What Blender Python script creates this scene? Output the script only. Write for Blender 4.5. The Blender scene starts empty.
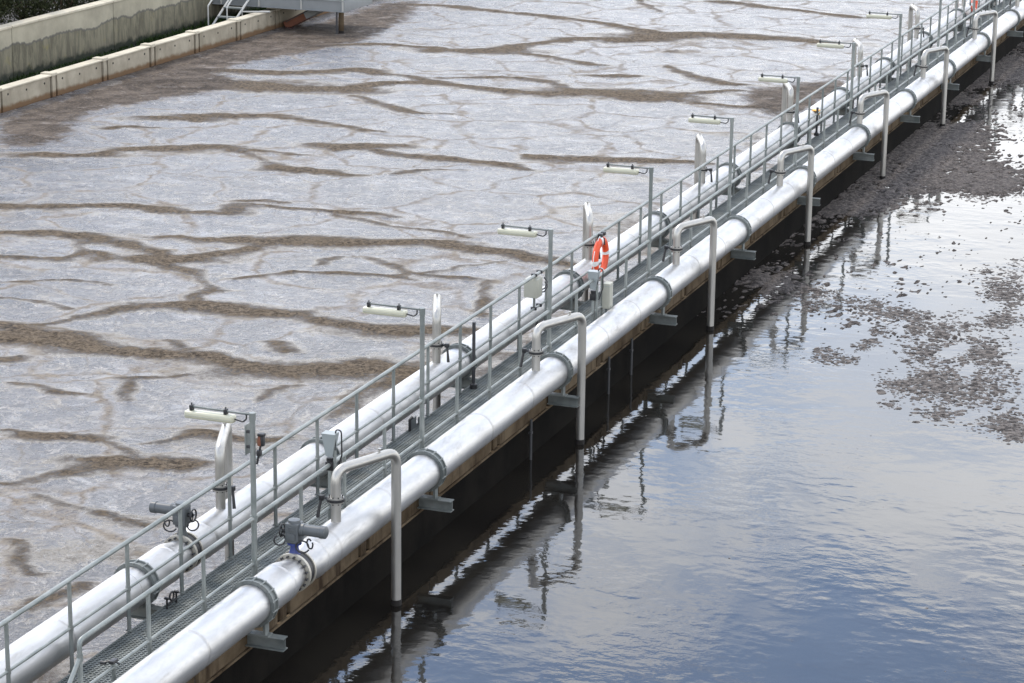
import bpy, bmesh, math, random
import numpy as np
from math import sin, cos, pi, radians
from mathutils import Vector, Matrix

scene = bpy.context.scene
COL = scene.collection
random.seed(7)
rng = np.random.default_rng(7)

# ------------------------------------------------------------------ camera
cam_data = bpy.data.cameras.new('camera')
cam = bpy.data.objects.new('camera', cam_data)
COL.objects.link(cam)
cam_data.sensor_width = 36.0
cam_data.lens = 2500.0 / 1024.0 * 36.0
cam_data.clip_start = 0.5
cam_data.clip_end = 6000.0
yaw, pitch, roll = -0.35211, 0.27030, 0.01304
fwd = Vector((sin(yaw) * cos(pitch), cos(yaw) * cos(pitch), -sin(pitch)))
rgt = Vector((cos(yaw), -sin(yaw), 0.0))
upv = rgt.cross(fwd)
r2 = rgt * cos(roll) + upv * sin(roll)
u2 = -rgt * sin(roll) + upv * cos(roll)
mat = Matrix((r2, u2, -fwd)).transposed().to_4x4()
mat.translation = Vector((11.4007, -26.9544, 11.5300))
cam.matrix_world = mat
scene.camera = cam

# ------------------------------------------------------------------ sky, sun, exposure
SUN_EL, SUN_AZ = radians(48), radians(-62)      # azimuth from +Y towards +X
world = bpy.data.worlds.new('World')
scene.world = world
world.use_nodes = True
wn, wl = world.node_tree.nodes, world.node_tree.links
wn.clear()


def wnode(kind, **kw):
    n = wn.new(kind)
    for k, v in kw.items():
        setattr(n, k, v)
    return n


def wmath(op, a, b=None, clamp=False):
    n = wnode('ShaderNodeMath', operation=op, use_clamp=clamp)
    for i, v in enumerate((a, b)):
        if v is None:
            continue
        if isinstance(v, (int, float)):
            n.inputs[i].default_value = v
        else:
            wl.new(v, n.inputs[i])
    return n.outputs[0]


sky = wnode('ShaderNodeTexSky', sky_type='NISHITA', sun_disc=False, sun_elevation=SUN_EL,
            sun_rotation=SUN_AZ, air_density=1.0, dust_density=0.3, ozone_density=4.0)
tc = wnode('ShaderNodeTexCoord')
sep = wnode('ShaderNodeSeparateXYZ')
wl.new(tc.outputs['Generated'], sep.inputs[0])
zc = wmath('ADD', wmath('MAXIMUM', sep.outputs[2], 0.0), 0.10)
px = wmath('DIVIDE', sep.outputs[0], zc)
py = wmath('DIVIDE', sep.outputs[1], zc)
comb = wnode('ShaderNodeCombineXYZ')
wl.new(px, comb.inputs[0])
wl.new(py, comb.inputs[1])
cn = wnode('ShaderNodeTexNoise', noise_dimensions='3D')
cn.inputs['Scale'].default_value = 1.9
cn.inputs['Detail'].default_value = 8.0
cn.inputs['Roughness'].default_value = 0.60
cn.inputs['Distortion'].default_value = 0.6
off = wnode('ShaderNodeVectorMath', operation='ADD')
off.inputs[1].default_value = (7.9, 2.2, 5.1)
wl.new(comb.outputs[0], off.inputs[0])
wl.new(off.outputs[0], cn.inputs['Vector'])
cover = wnode('ShaderNodeMapRange', interpolation_type='SMOOTHSTEP')
cover.inputs['From Min'].default_value = 0.45
cover.inputs['From Max'].default_value = 0.60
cover.inputs['To Min'].default_value = 0.13
wl.new(cn.outputs['Fac'], cover.inputs['Value'])
# cloud decks close up towards the horizon, as clouds seen edge-on do
hz = wnode('ShaderNodeMapRange', interpolation_type='SMOOTHSTEP')
hz.inputs['From Min'].default_value = 0.345
hz.inputs['From Max'].default_value = 0.225
hz.inputs['To Min'].default_value = 0.0
hz.inputs['To Max'].default_value = 1.0
ragged = wmath('MULTIPLY', wmath('SUBTRACT', cn.outputs['Fac'], 0.5), -0.34)
wl.new(wmath('ADD', sep.outputs[2], ragged), hz.inputs['Value'])
cov = wmath('MAXIMUM', wmath('MULTIPLY', cover.outputs[0], 0.88), wmath('MULTIPLY', hz.outputs[0], 0.94), clamp=True)
shade = wnode('ShaderNodeTexNoise')
shade.inputs['Scale'].default_value = 1.3
shade.inputs['Detail'].default_value = 5.0
wl.new(off.outputs[0], shade.inputs['Vector'])
ccol = wnode('ShaderNodeMix', data_type='RGBA')
ccol.inputs[6].default_value = (4.9, 5.1, 5.5, 1)
ccol.inputs[7].default_value = (10.4, 10.3, 10.2, 1)
wl.new(shade.outputs['Fac'], ccol.inputs[0])
smix = wnode('ShaderNodeMix', data_type='RGBA')
wl.new(cov, smix.inputs[0])
wl.new(sky.outputs[0], smix.inputs[6])
wl.new(ccol.outputs[2], smix.inputs[7])
bg = wnode('ShaderNodeBackground')
bg.inputs['Strength'].default_value = 0.15
wl.new(smix.outputs[2], bg.inputs[0])
wo = wnode('ShaderNodeOutputWorld')
wl.new(bg.outputs[0], wo.inputs[0])

sd = bpy.data.lights.new('sun', 'SUN')
sd.energy = 1.15
sd.angle = radians(10)
sd.color = (1.0, 0.90, 0.76)
sun = bpy.data.objects.new('sun', sd)
COL.objects.link(sun)
sdir = Vector((sin(SUN_AZ) * cos(SUN_EL), cos(SUN_AZ) * cos(SUN_EL), sin(SUN_EL)))
sun.rotation_euler = sdir.to_track_quat('Z', 'Y').to_euler()
sun.location = sdir * 60

scene.view_settings.view_transform = 'Standard'
scene.view_settings.look = 'None'
scene.view_settings.gamma = 1.0
scene.view_settings.use_curve_mapping = False
scene.view_settings.exposure = 1.3


# ------------------------------------------------------------------ material helpers
class NT:
    def __init__(self, name):
        self.m = bpy.data.materials.new(name)
        self.m.use_nodes = True
        self.n, self.l = self.m.node_tree.nodes, self.m.node_tree.links
        self.b = self.n['Principled BSDF']
        self.tc = self.n.new('ShaderNodeTexCoord')

    def put(self, sock, v):
        if isinstance(v, (int, float)):
            sock.default_value = v
        elif isinstance(v, (tuple, list)):
            sock.default_value = tuple(v) + (1,) if (len(v) == 3 and sock.type == 'RGBA') else tuple(v)
        else:
            self.l.new(v, sock)

    def coord(self, scale=(1, 1, 1), src='Object', loc=(0, 0, 0)):
        mp = self.n.new('ShaderNodeMapping')
        mp.inputs['Scale'].default_value = scale
        mp.inputs['Location'].default_value = loc
        self.l.new(self.tc.outputs[src], mp.inputs[0])
        return mp.outputs[0]

    def noise(self, vec, scale, detail=4, rough=0.55, dist=0.0, out='Fac'):
        n = self.n.new('ShaderNodeTexNoise')
        self.l.new(vec, n.inputs['Vector'])
        n.inputs['Scale'].default_value = scale
        n.inputs['Detail'].default_value = detail
        n.inputs['Roughness'].default_value = rough
        n.inputs['Distortion'].default_value = dist
        return n.outputs[out]

    def vor(self, vec, scale, feature='DISTANCE_TO_EDGE', out='Distance'):
        n = self.n.new('ShaderNodeTexVoronoi')
        n.feature = feature
        self.l.new(vec, n.inputs['Vector'])
        n.inputs['Scale'].default_value = scale
        return n.outputs[out]

    def rng(self, v, a, b, c=0.0, d=1.0, smooth=True):
        n = self.n.new('ShaderNodeMapRange')
        n.interpolation_type = 'SMOOTHSTEP' if smooth else 'LINEAR'
        self.l.new(v, n.inputs['Value'])
        for k, x in zip(('From Min', 'From Max', 'To Min', 'To Max'), (a, b, c, d)):
            n.inputs[k].default_value = x
        return n.outputs[0]

    def math(self, op, a, b=0.0, clamp=False):
        n = self.n.new('ShaderNodeMath')
        n.operation = op
        n.use_clamp = clamp
        self.put(n.inputs[0], a)
        self.put(n.inputs[1], b)
        return n.outputs[0]

    def mix(self, f, a, b):
        n = self.n.new('ShaderNodeMix')
        n.data_type = 'RGBA'
        self.put(n.inputs[0], f)
        self.put(n.inputs[6], a)
        self.put(n.inputs[7], b)
        return n.outputs[2]

    def vadd(self, a, b, s=1.0):
        n = self.n.new('ShaderNodeVectorMath')
        n.operation = 'MULTIPLY_ADD'
        self.l.new(b, n.inputs[0])
        n.inputs[1].default_value = (s, s, s)
        self.l.new(a, n.inputs[2])
        return n.outputs[0]

    def attr(self, name):
        n = self.n.new('ShaderNodeAttribute')
        n.attribute_name = name
        return n.outputs['Fac']

    def rand(self):
        return self.n.new('ShaderNodeObjectInfo').outputs['Random']

    def sepz(self, vec, i=2):
        n = self.n.new('ShaderNodeSeparateXYZ')
        self.l.new(vec, n.inputs[0])
        return n.outputs[i]

    def bump(self, h, strength=0.3, distance=0.02):
        n = self.n.new('ShaderNodeBump')
        n.inputs['Strength'].default_value = strength
        n.inputs['Distance'].default_value = distance
        self.l.new(h, n.inputs['Height'])
        self.l.new(n.outputs[0], self.b.inputs['Normal'])

    def set(self, **kw):
        names = dict(color='Base Color', rough='Roughness', metal='Metallic', ior='IOR', spec='Specular IOR Level',
                     coat='Coat Weight', aniso='Anisotropic')
        for k, v in kw.items():
            self.put(self.b.inputs[names[k]], v)
        return self.m


def metal_mat(name, dark, light, metal, rough, stretch=(1, 1, 1), grime=(0.16, 0.14, 0.11), gamt=0.35):
    t = NT(name)
    off = t.n.new('ShaderNodeCombineXYZ')
    rr = t.math('MULTIPLY', t.rand(), 37.0)
    for i in range(3):
        t.l.new(rr, off.inputs[i])
    c = t.vadd(t.coord(stretch), off.outputs[0], 1.0)
    n1 = t.noise(c, 3.0, 6, 0.6)
    n2 = t.noise(c, 22.0, 4, 0.6)
    col = t.mix(t.rng(n1, 0.3, 0.7), dark, light)
    g = t.math('MULTIPLY', t.rng(t.noise(c, 1.7, 7, 0.68, 0.4), 0.54, 0.74), gamt)
    col = t.mix(g, col, grime)
    r = t.math('ADD', t.rng(n2, 0.2, 0.8, rough - 0.08, rough + 0.10), t.math('MULTIPLY', g, 0.3))
    t.bump(n2, 0.03, 0.002)
    return t.set(color=col, rough=r, metal=metal)


def plain_mat(name, color, rough=0.5, metal=0.0, var=0.25, scale=8.0):
    t = NT(name)
    n1 = t.noise(t.coord(), scale, 5, 0.6)
    dk = tuple(x * (1 - var) for x in color)
    lt = tuple(min(1, x * (1 + var)) for x in color)
    t.bump(n1, 0.08, 0.004)
    return t.set(color=t.mix(n1, dk, lt), rough=rough, metal=metal)


M = {}
M['pipe'] = metal_mat('weathered_pipe_steel', (0.44, 0.435, 0.425), (0.53, 0.525, 0.515), 0.84, 0.41, (1.6, 0.5, 1.6), (0.22, 0.20, 0.17), 0.5)


def pipe_rings(m):
    """faint heat tint and dirt each side of the circumferential welds (object y, section length)"""
    nt = m.node_tree
    b = nt.nodes['Principled BSDF']
    old = b.inputs['Base Color'].links[0].from_socket
    tcn = nt.nodes.new('ShaderNodeTexCoord')
    sp = nt.nodes.new('ShaderNodeSeparateXYZ')
    nt.links.new(tcn.outputs['Object'], sp.inputs[0])
    acc = None
    for y0_ in (1.9, 3.55):
        s = nt.nodes.new('ShaderNodeMath'); s.operation = 'SUBTRACT'; s.inputs[1].default_value = y0_
        nt.links.new(sp.outputs[1], s.inputs[0])
        ab = nt.nodes.new('ShaderNodeMath'); ab.operation = 'ABSOLUTE'
        nt.links.new(s.outputs[0], ab.inputs[0])
        r = nt.nodes.new('ShaderNodeMapRange'); r.interpolation_type = 'SMOOTHSTEP'
        r.inputs['From Min'].default_value = 0.045; r.inputs['From Max'].default_value = 0.012
        nt.links.new(ab.outputs[0], r.inputs['Value'])
        if acc is None:
            acc = r.outputs[0]
        else:
            mx = nt.nodes.new('ShaderNodeMath'); mx.operation = 'MAXIMUM'
            nt.links.new(acc, mx.inputs[0]); nt.links.new(r.outputs[0], mx.inputs[1])
            acc = mx.outputs[0]
    k = nt.nodes.new('ShaderNodeMath'); k.operation = 'MULTIPLY'; k.inputs[1].default_value = 0.22
    nt.links.new(acc, k.inputs[0])
    mix = nt.nodes.new('ShaderNodeMix'); mix.data_type = 'RGBA'
    nt.links.new(k.outputs[0], mix.inputs[0])
    nt.links.new(old, mix.inputs[6])
    mix.inputs[7].default_value = (0.20, 0.175, 0.15, 1)
    nt.links.new(mix.outputs[2], b.inputs['Base Color'])


pipe_rings(M['pipe'])
M['stainless'] = metal_mat('stainless_tube', (0.36, 0.348, 0.318), (0.42, 0.405, 0.372), 0.82, 0.40, (0.4, 0.4, 0.25), (0.30, 0.27, 0.22), 0.25)
M['galv'] = metal_mat('galvanised_steel', (0.165, 0.182, 0.170), (0.265, 0.28, 0.262), 0.45, 0.48, (1, 1, 1), (0.20, 0.19, 0.17), 0.4)
M['clamp'] = metal_mat('dull_clamp_steel', (0.105, 0.118, 0.112), (0.19, 0.202, 0.19), 0.4, 0.5)
M['grating'] = metal_mat('grating_steel', (0.125, 0.138, 0.128), (0.215, 0.23, 0.216), 0.4, 0.6)
M['black'] = plain_mat('black_rubber', (0.012, 0.012, 0.013), 0.45)
M['darksteel'] = plain_mat('dark_bolt_steel', (0.05, 0.05, 0.052), 0.5, 0.3)
M['motor'] = plain_mat('grey_motor_paint', (0.075, 0.082, 0.084), 0.42)
M['blue'] = plain_mat('blue_neck_paint', (0.02, 0.035, 0.16), 0.4)
M['cream'] = plain_mat('cream_lamp_plastic', (0.46, 0.445, 0.33), 0.35, 0, 0.10)
M['beige'] = plain_mat('beige_box_paint', (0.34, 0.335, 0.275), 0.45, 0, 0.12)
M['hood'] = plain_mat('grey_hood_paint', (0.26, 0.285, 0.28), 0.45, 0, 0.12)
M['orange'] = plain_mat('life_ring_orange', (0.68, 0.072, 0.018), 0.5, 0, 0.12)
M['white'] = plain_mat('white_band', (0.66, 0.65, 0.62), 0.5, 0, 0.06)
M['yellow'] = plain_mat('yellow_tag_plastic', (0.70, 0.36, 0.03), 0.5, 0, 0.1)
M['rust'] = plain_mat('rusty_orange_steel', (0.15, 0.055, 0.028), 0.8, 0, 0.4)
M['paleblue'] = plain_mat('pale_grey_platform_paint', (0.20, 0.208, 0.205), 0.55, 0, 0.2, 2.0)
M['palerail'] = plain_mat('pale_rail_paint', (0.36, 0.355, 0.325), 0.5, 0, 0.12)
M['bark'] = plain_mat('brown_bark', (0.10, 0.06, 0.04), 0.9, 0, 0.5, 10)


def concrete_mat(name, dark, light, streak, sa=0.6, base_dirt=None, zlo=0.0, zhi=0.3):
    t = NT(name)
    off = t.n.new('ShaderNodeCombineXYZ')
    rr = t.math('MULTIPLY', t.rand(), 53.0)
    for i in range(2):
        t.l.new(rr, off.inputs[i])
    c = t.vadd(t.coord(), off.outputs[0], 1.0)
    big = t.noise(c, 1.3, 6, 0.62)
    fine = t.noise(c, 30, 4, 0.6)
    mp = t.n.new('ShaderNodeMapping')
    mp.inputs['Scale'].default_value = (1.5, 1.5, 0.3)
    t.l.new(c, mp.inputs[0])
    st = t.rng(t.noise(mp.outputs[0], 2.2, 6, 0.65), 0.48, 0.72)
    col = t.mix(t.rng(big, 0.3, 0.7), dark, light)
    col = t.mix(t.math('MULTIPLY', st, sa), col, streak)
    col = t.mix(t.rng(fine, 0.55, 0.8, 0, 0.35), col, tuple(x * 0.6 for x in dark))
    if base_dirt:
        z = t.sepz(t.coord())
        zz = t.math('ADD', z, t.math('MULTIPLY', t.noise(c, 4.0, 4), -0.16))
        col = t.mix(t.rng(zz, zhi, zlo), col, base_dirt)
    t.bump(t.math('ADD', fine, t.math('MULTIPLY', big, 2.0)), 0.35, 0.01)
    return t.set(color=col, rough=0.9, spec=0.06)


M['panel'] = concrete_mat('precast_panel_concrete', (0.255, 0.225, 0.17), (0.37, 0.33, 0.255), (0.17, 0.14, 0.10), 0.45, (0.15, 0.095, 0.055), 0.0, 0.12)
M['coping'] = concrete_mat('pale_coping_concrete', (0.40, 0.36, 0.28), (0.53, 0.48, 0.375), (0.25, 0.215, 0.16), 0.35)
M['strip'] = concrete_mat('stained_block_concrete', (0.060, 0.042, 0.025), (0.135, 0.102, 0.066), (0.020, 0.012, 0.008), 0.85)
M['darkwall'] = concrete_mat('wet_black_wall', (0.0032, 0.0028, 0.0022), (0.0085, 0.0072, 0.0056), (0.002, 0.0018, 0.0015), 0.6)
M['joint'] = plain_mat('dark_joint', (0.010, 0.008, 0.0065), 0.95)


def stained_wall():
    """Cast retaining wall: clean upper lift, wavy tide mark, streaked algae below."""
    t = NT('stained_retaining_concrete')
    c = t.coord()
    big = t.noise(c, 0.9, 6, 0.62)
    fine = t.noise(c, 26, 4, 0.6)
    up = t.mix(t.rng(big, 0.3, 0.7), (0.22, 0.20, 0.145), (0.33, 0.30, 0.22))
    mp = t.coord((1, 1.5, 0.30))
    st = t.rng(t.noise(mp, 2.3, 9, 0.74, 0.4), 0.40, 0.60)
    low = t.mix(t.math('MULTIPLY', st, 0.62), (0.175, 0.158, 0.105), (0.042, 0.038, 0.025))
    low = t.mix(t.math('MULTIPLY', t.rng(t.noise(c, 2.1, 5), 0.6, 0.75), 0.5), low, (0.20, 0.17, 0.05))
    z = t.sepz(c)
    wob = t.math('MULTIPLY', t.math('SUBTRACT', t.noise(t.coord((0, 1, 0)), 0.55, 8, 0.68), 0.5), 0.8)
    zz = t.math('SUBTRACT', t.math('SUBTRACT', z, 1.0), wob)
    f = t.rng(zz, 0.02, -0.02)
    col = t.mix(f, up, low)
    mark = t.math('MULTIPLY', t.rng(t.math('ABSOLUTE', zz), 0.05, 0.012), 0.75)
    col = t.mix(mark, col, (0.075, 0.07, 0.062))
    moss = t.rng(t.math('ADD', z, t.math('MULTIPLY', t.noise(c, 3, 5), -0.45)), 0.16, 0.0)
    col = t.mix(moss, col, (0.016, 0.020, 0.009))
    t.bump(t.math('ADD', fine, t.math('MULTIPLY', big, 2.0)), 0.35, 0.012)
    return t.set(color=col, rough=0.88)


M['retain'] = stained_wall()


def foam_material():
    t = NT('tank_foam')
    c = t.coord()
    wob = t.noise(c, 0.7, 4, 0.6, out='Color')
    cw = t.vadd(c, wob, 1.1)
    wob2 = t.noise(c, 3.2, 4, 0.65, out='Color')
    cw2 = t.vadd(cw, wob2, 0.22)
    band, film = t.attr('band'), t.attr('film')
    n1 = t.noise(c, 0.42, 7, 0.66, 0.3)
    n2 = t.noise(cw2, 1.5, 8, 0.70, 0.5)
    n3 = t.noise(c, 12.0, 7, 0.80)
    n4 = t.noise(cw2, 5.5, 5, 0.7)

    def ridge(v, w):
        return t.rng(t.math('ABSOLUTE', t.math('SUBTRACT', v, 0.5)), w, 0.0)
    raft = t.sepz(t.vor(cw2, 0.40, 'F1', 'Color'), 0)
    tone = t.math('ADD', t.math('MULTIPLY', raft, 0.45), t.math('MULTIPLY', n1, 0.9))
    col = t.mix(t.rng(tone, 0.35, 0.95, smooth=False), (0.022, 0.022, 0.027), (0.068, 0.068, 0.075))
    # pale froth drawn out along the drift
    mp = t.n.new('ShaderNodeMapping')
    mp.inputs['Rotation'].default_value = (0, 0, 0.35)
    mp.inputs['Scale'].default_value = (0.45, 1.0, 1.0)
    t.l.new(cw2, mp.inputs[0])
    froth = t.noise(mp.outputs[0], 1.9, 8, 0.72, 0.6)
    col = t.mix(t.rng(froth, 0.52, 0.64, 0, 0.85), col, (0.20, 0.198, 0.20))
    col = t.mix(t.rng(n2, 0.46, 0.34, 0, 0.7), col, (0.020, 0.0205, 0.028))
    # crinkles: pale wrinkles, relief shade painted as a darker line beside each
    wr = t.noise(cw2, 2.0, 3, 0.55)
    wr2 = t.noise(cw2, 5.0, 3, 0.6)
    brk = t.rng(n4, 0.42, 0.58)
    col = t.mix(t.math('MULTIPLY', ridge(wr, 0.024), t.math('MULTIPLY', brk, 0.85)), col, (0.30, 0.27, 0.235))
    col = t.mix(t.math('MULTIPLY', ridge(wr2, 0.035), t.math('MULTIPLY', t.rng(n2, 0.4, 0.6), 0.65)), col, (0.27, 0.25, 0.23))
    dk = t.math('MULTIPLY', t.rng(t.math('ABSOLUTE', t.math('SUBTRACT', wr, 0.545)), 0.022, 0.0), t.math('MULTIPLY', brk, 0.6))
    col = t.mix(dk, col, (0.07, 0.066, 0.072))
    # brown seams between the rafts, of uneven width, with a froth rim on the raft side
    cw3 = t.vadd(cw, wob2, 0.09)
    v1 = t.vor(cw3, 0.40)
    v2 = t.vor(cw3, 0.85)
    wv = t.rng(t.noise(c, 0.8, 4, 0.6), 0.34, 0.70, 0.012, 0.055)
    q1 = t.math('DIVIDE', v1, wv)
    q2 = t.math('DIVIDE', v2, t.math('MULTIPLY', wv, 0.75))
    gs = t.math('MULTIPLY', t.math('SUBTRACT', n4, 0.5), 1.2)
    col = t.mix(t.math('MULTIPLY', t.rng(t.math('ADD', q1, gs), 3.2, 1.2), t.rng(n2, 0.40, 0.62, 0.1, 0.75)), col, (0.17, 0.158, 0.150))
    s1 = t.math('MULTIPLY', t.rng(t.math('ADD', q1, t.math('MULTIPLY', gs, 1.5)), 1.9, -0.1), t.rng(n2, 0.38, 0.60, 0.25, 0.85))
    s2 = t.math('MULTIPLY', t.rng(t.math('ADD', q2, t.math('MULTIPLY', gs, 1.5)), 1.5, -0.2), t.rng(n1, 0.42, 0.62, 0.0, 0.55))
    seam = t.math('MULTIPLY', t.math('MAXIMUM', s1, s2), 0.92)
    sg = t.noise(c, 15.0, 5, 0.75)
    scol = t.mix(t.rng(sg, 0.36, 0.58), (0.045, 0.034, 0.024), (0.20, 0.158, 0.108))
    col = t.mix(seam, col, scol)
    col = t.mix(t.rng(n3, 0.54, 0.68, 0, 0.8), col, (0.22, 0.20, 0.18))
    col = t.mix(t.rng(n3, 0.45, 0.33, 0, 0.75), col, (0.040, 0.036, 0.036))
    # brown granular bands
    g1 = t.noise(c, 13.0, 7, 0.78)
    g2 = t.noise(cw2, 1.9, 6, 0.66)
    brown = t.mix(t.rng(g1, 0.38, 0.60), (0.019, 0.014, 0.010), (0.168, 0.130, 0.090))
    brown = t.mix(t.rng(g2, 0.40, 0.66, 0.0, 0.35), brown, (0.115, 0.086, 0.056))
    brown = t.mix(t.rng(g1, 0.62, 0.72, 0, 0.85), brown, (0.31, 0.26, 0.195))
    nb = t.math('ADD', t.math('MULTIPLY', t.math('SUBTRACT', g1, 0.5), 1.1), t.math('MULTIPLY', t.math('SUBTRACT', g2, 0.5), 1.2))
    bb = t.math('ADD', band, nb)
    edge = t.math('MULTIPLY', t.rng(bb, 0.02, 0.25), t.rng(bb, 0.62, 0.32))
    col = t.mix(t.math('MULTIPLY', edge, 0.6), col, (0.21, 0.178, 0.132))
    fb = t.math('MULTIPLY', t.rng(bb, 0.16, 0.86), t.rng(band, 0.02, 0.25))
    col = t.mix(fb, col, brown)
    flm = t.mix(t.rng(g2, 0.40, 0.64), (0.045, 0.036, 0.029), (0.105, 0.085, 0.068))
    flm = t.mix(t.rng(g1, 0.50, 0.66, 0, 0.8), flm, (0.20, 0.155, 0.11))
    flm = t.mix(t.rng(n2, 0.56, 0.66, 0, 0.6), flm, (0.23, 0.205, 0.185))
    flm = t.mix(t.rng(g1, 0.44, 0.32, 0, 0.6), flm, (0.04, 0.033, 0.029))
    ff = t.rng(t.math('ADD', film, t.math('MULTIPLY', t.math('SUBTRACT', n2, 0.5), 1.3)), 0.30, 0.70)
    col = t.mix(ff, col, flm)
    h = t.math('ADD', t.math('MULTIPLY', n3, 0.55), t.math('ADD', t.math('MULTIPLY', n2, 1.3), t.math('MULTIPLY', t.math('MULTIPLY', g1, fb), 1.8)))
    h = t.math('ADD', h, t.math('ADD', t.math('MULTIPLY', ridge(wr, 0.06), 0.35), t.math('MULTIPLY', n4, 0.6)))
    t.bump(h, 0.75, 0.04)
    rough = t.math('ADD', t.rng(n2, 0.3, 0.7, 0.20, 0.36), t.math('MULTIPLY', t.math('MAXIMUM', t.math('MAXIMUM', fb, ff), seam), 0.5))
    dull = t.math('MAXIMUM', t.math('MAXIMUM', fb, ff), t.math('MULTIPLY', seam, 0.8))
    return t.set(color=col, rough=rough, spec=t.math('SUBTRACT', 0.5, t.math('MULTIPLY', dull, 0.42)), ior=1.45)


def water_material():
    t = NT('dark_tank_water')
    c = t.coord()
    cw = t.vadd(c, t.noise(c, 0.5, 2, 0.5, out='Color'), 0.8)
    a = t.noise(t.coord((1.0, 1.7, 1)), 2.2, 3, 0.5)
    b = t.noise(cw, 0.55, 3, 0.5)
    f = t.noise(cw, 7.0, 3, 0.6)
    calm = t.rng(t.noise(c, 0.45, 4, 0.6), 0.42, 0.62, 0.25, 1.35)
    h = t.math('ADD', t.math('MULTIPLY', t.math('MULTIPLY', a, calm), 0.0036), t.math('MULTIPLY', b, 0.0080))
    h = t.math('ADD', h, t.math('MULTIPLY', t.math('MULTIPLY', f, calm), 0.0013))
    t.bump(h, 1.0, 1.0)
    murk = t.mix(t.rng(b, 0.3, 0.7), (0.008, 0.007, 0.006), (0.016, 0.014, 0.011))
    return t.set(color=murk, rough=0.03, ior=1.47)


def scum_material():
    t = NT('grey_brown_scum')
    c = t.coord()
    n = t.noise(c, 9.0, 7, 0.78)
    n2 = t.noise(c, 1.0, 5, 0.6)
    n3 = t.noise(c, 18.0, 5, 0.8)
    col = t.mix(t.rng(n, 0.38, 0.62), (0.028, 0.023, 0.020), (0.155, 0.134, 0.120))
    col = t.mix(t.rng(n2, 0.35, 0.7, 0, 0.3), col, (0.055, 0.047, 0.042))
    col = t.mix(t.rng(n3, 0.54, 0.66, 0, 0.85), col, (0.22, 0.185, 0.16))
    col = t.mix(t.rng(n3, 0.44, 0.32, 0, 0.8), col, (0.014, 0.012, 0.011))
    t.bump(t.math('ADD', n, n3), 0.9, 0.05)
    wet = t.rng(n, 0.40, 0.30)
    return t.set(color=col, rough=t.math('ADD', t.math('MULTIPLY', wet, -0.5), 0.85), spec=0.22)


def chip_material():
    t = NT('floating_scum_chips')
    c = t.coord()
    n = t.noise(c, 9.0, 4, 0.7)
    col = t.mix(t.rng(n, 0.38, 0.64), (0.020, 0.017, 0.015), (0.140, 0.122, 0.108))
    return t.set(color=col, rough=0.8, spec=0.2)


def ground_material(name, a, b):
    t = NT(name)
    n = t.noise(t.coord(), 2.0, 8, 0.7)
    t.bump(n, 0.5, 0.05)
    return t.set(color=t.mix(t.rng(n, 0.35, 0.65), a, b), rough=0.95)


M['foam'] = foam_material()
M['water'] = water_material()
M['scum'] = scum_material()
M['chip'] = chip_material()
M['soil'] = ground_material('dark_soil', (0.008, 0.007, 0.005), (0.03, 0.024, 0.016))
M['moss'] = ground_material('mossy_strip', (0.006, 0.010, 0.004), (0.02, 0.03, 0.010))


def leaf_material(name, a, b):
    t = NT(name)
    n = t.noise(t.coord(), 6.0, 3, 0.6)
    return t.set(color=t.mix(t.rng(n, 0.35, 0.65), a, b), rough=0.9, spec=0.08)


M['leaf'] = leaf_material('shrub_leaf', (0.012, 0.016, 0.007), (0.034, 0.038, 0.017))
M['leaf_red'] = leaf_material('russet_leaf', (0.03, 0.014, 0.008), (0.09, 0.042, 0.020))
M['grass'] = leaf_material('grass_blade', (0.010, 0.022, 0.006), (0.035, 0.058, 0.016))


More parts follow.
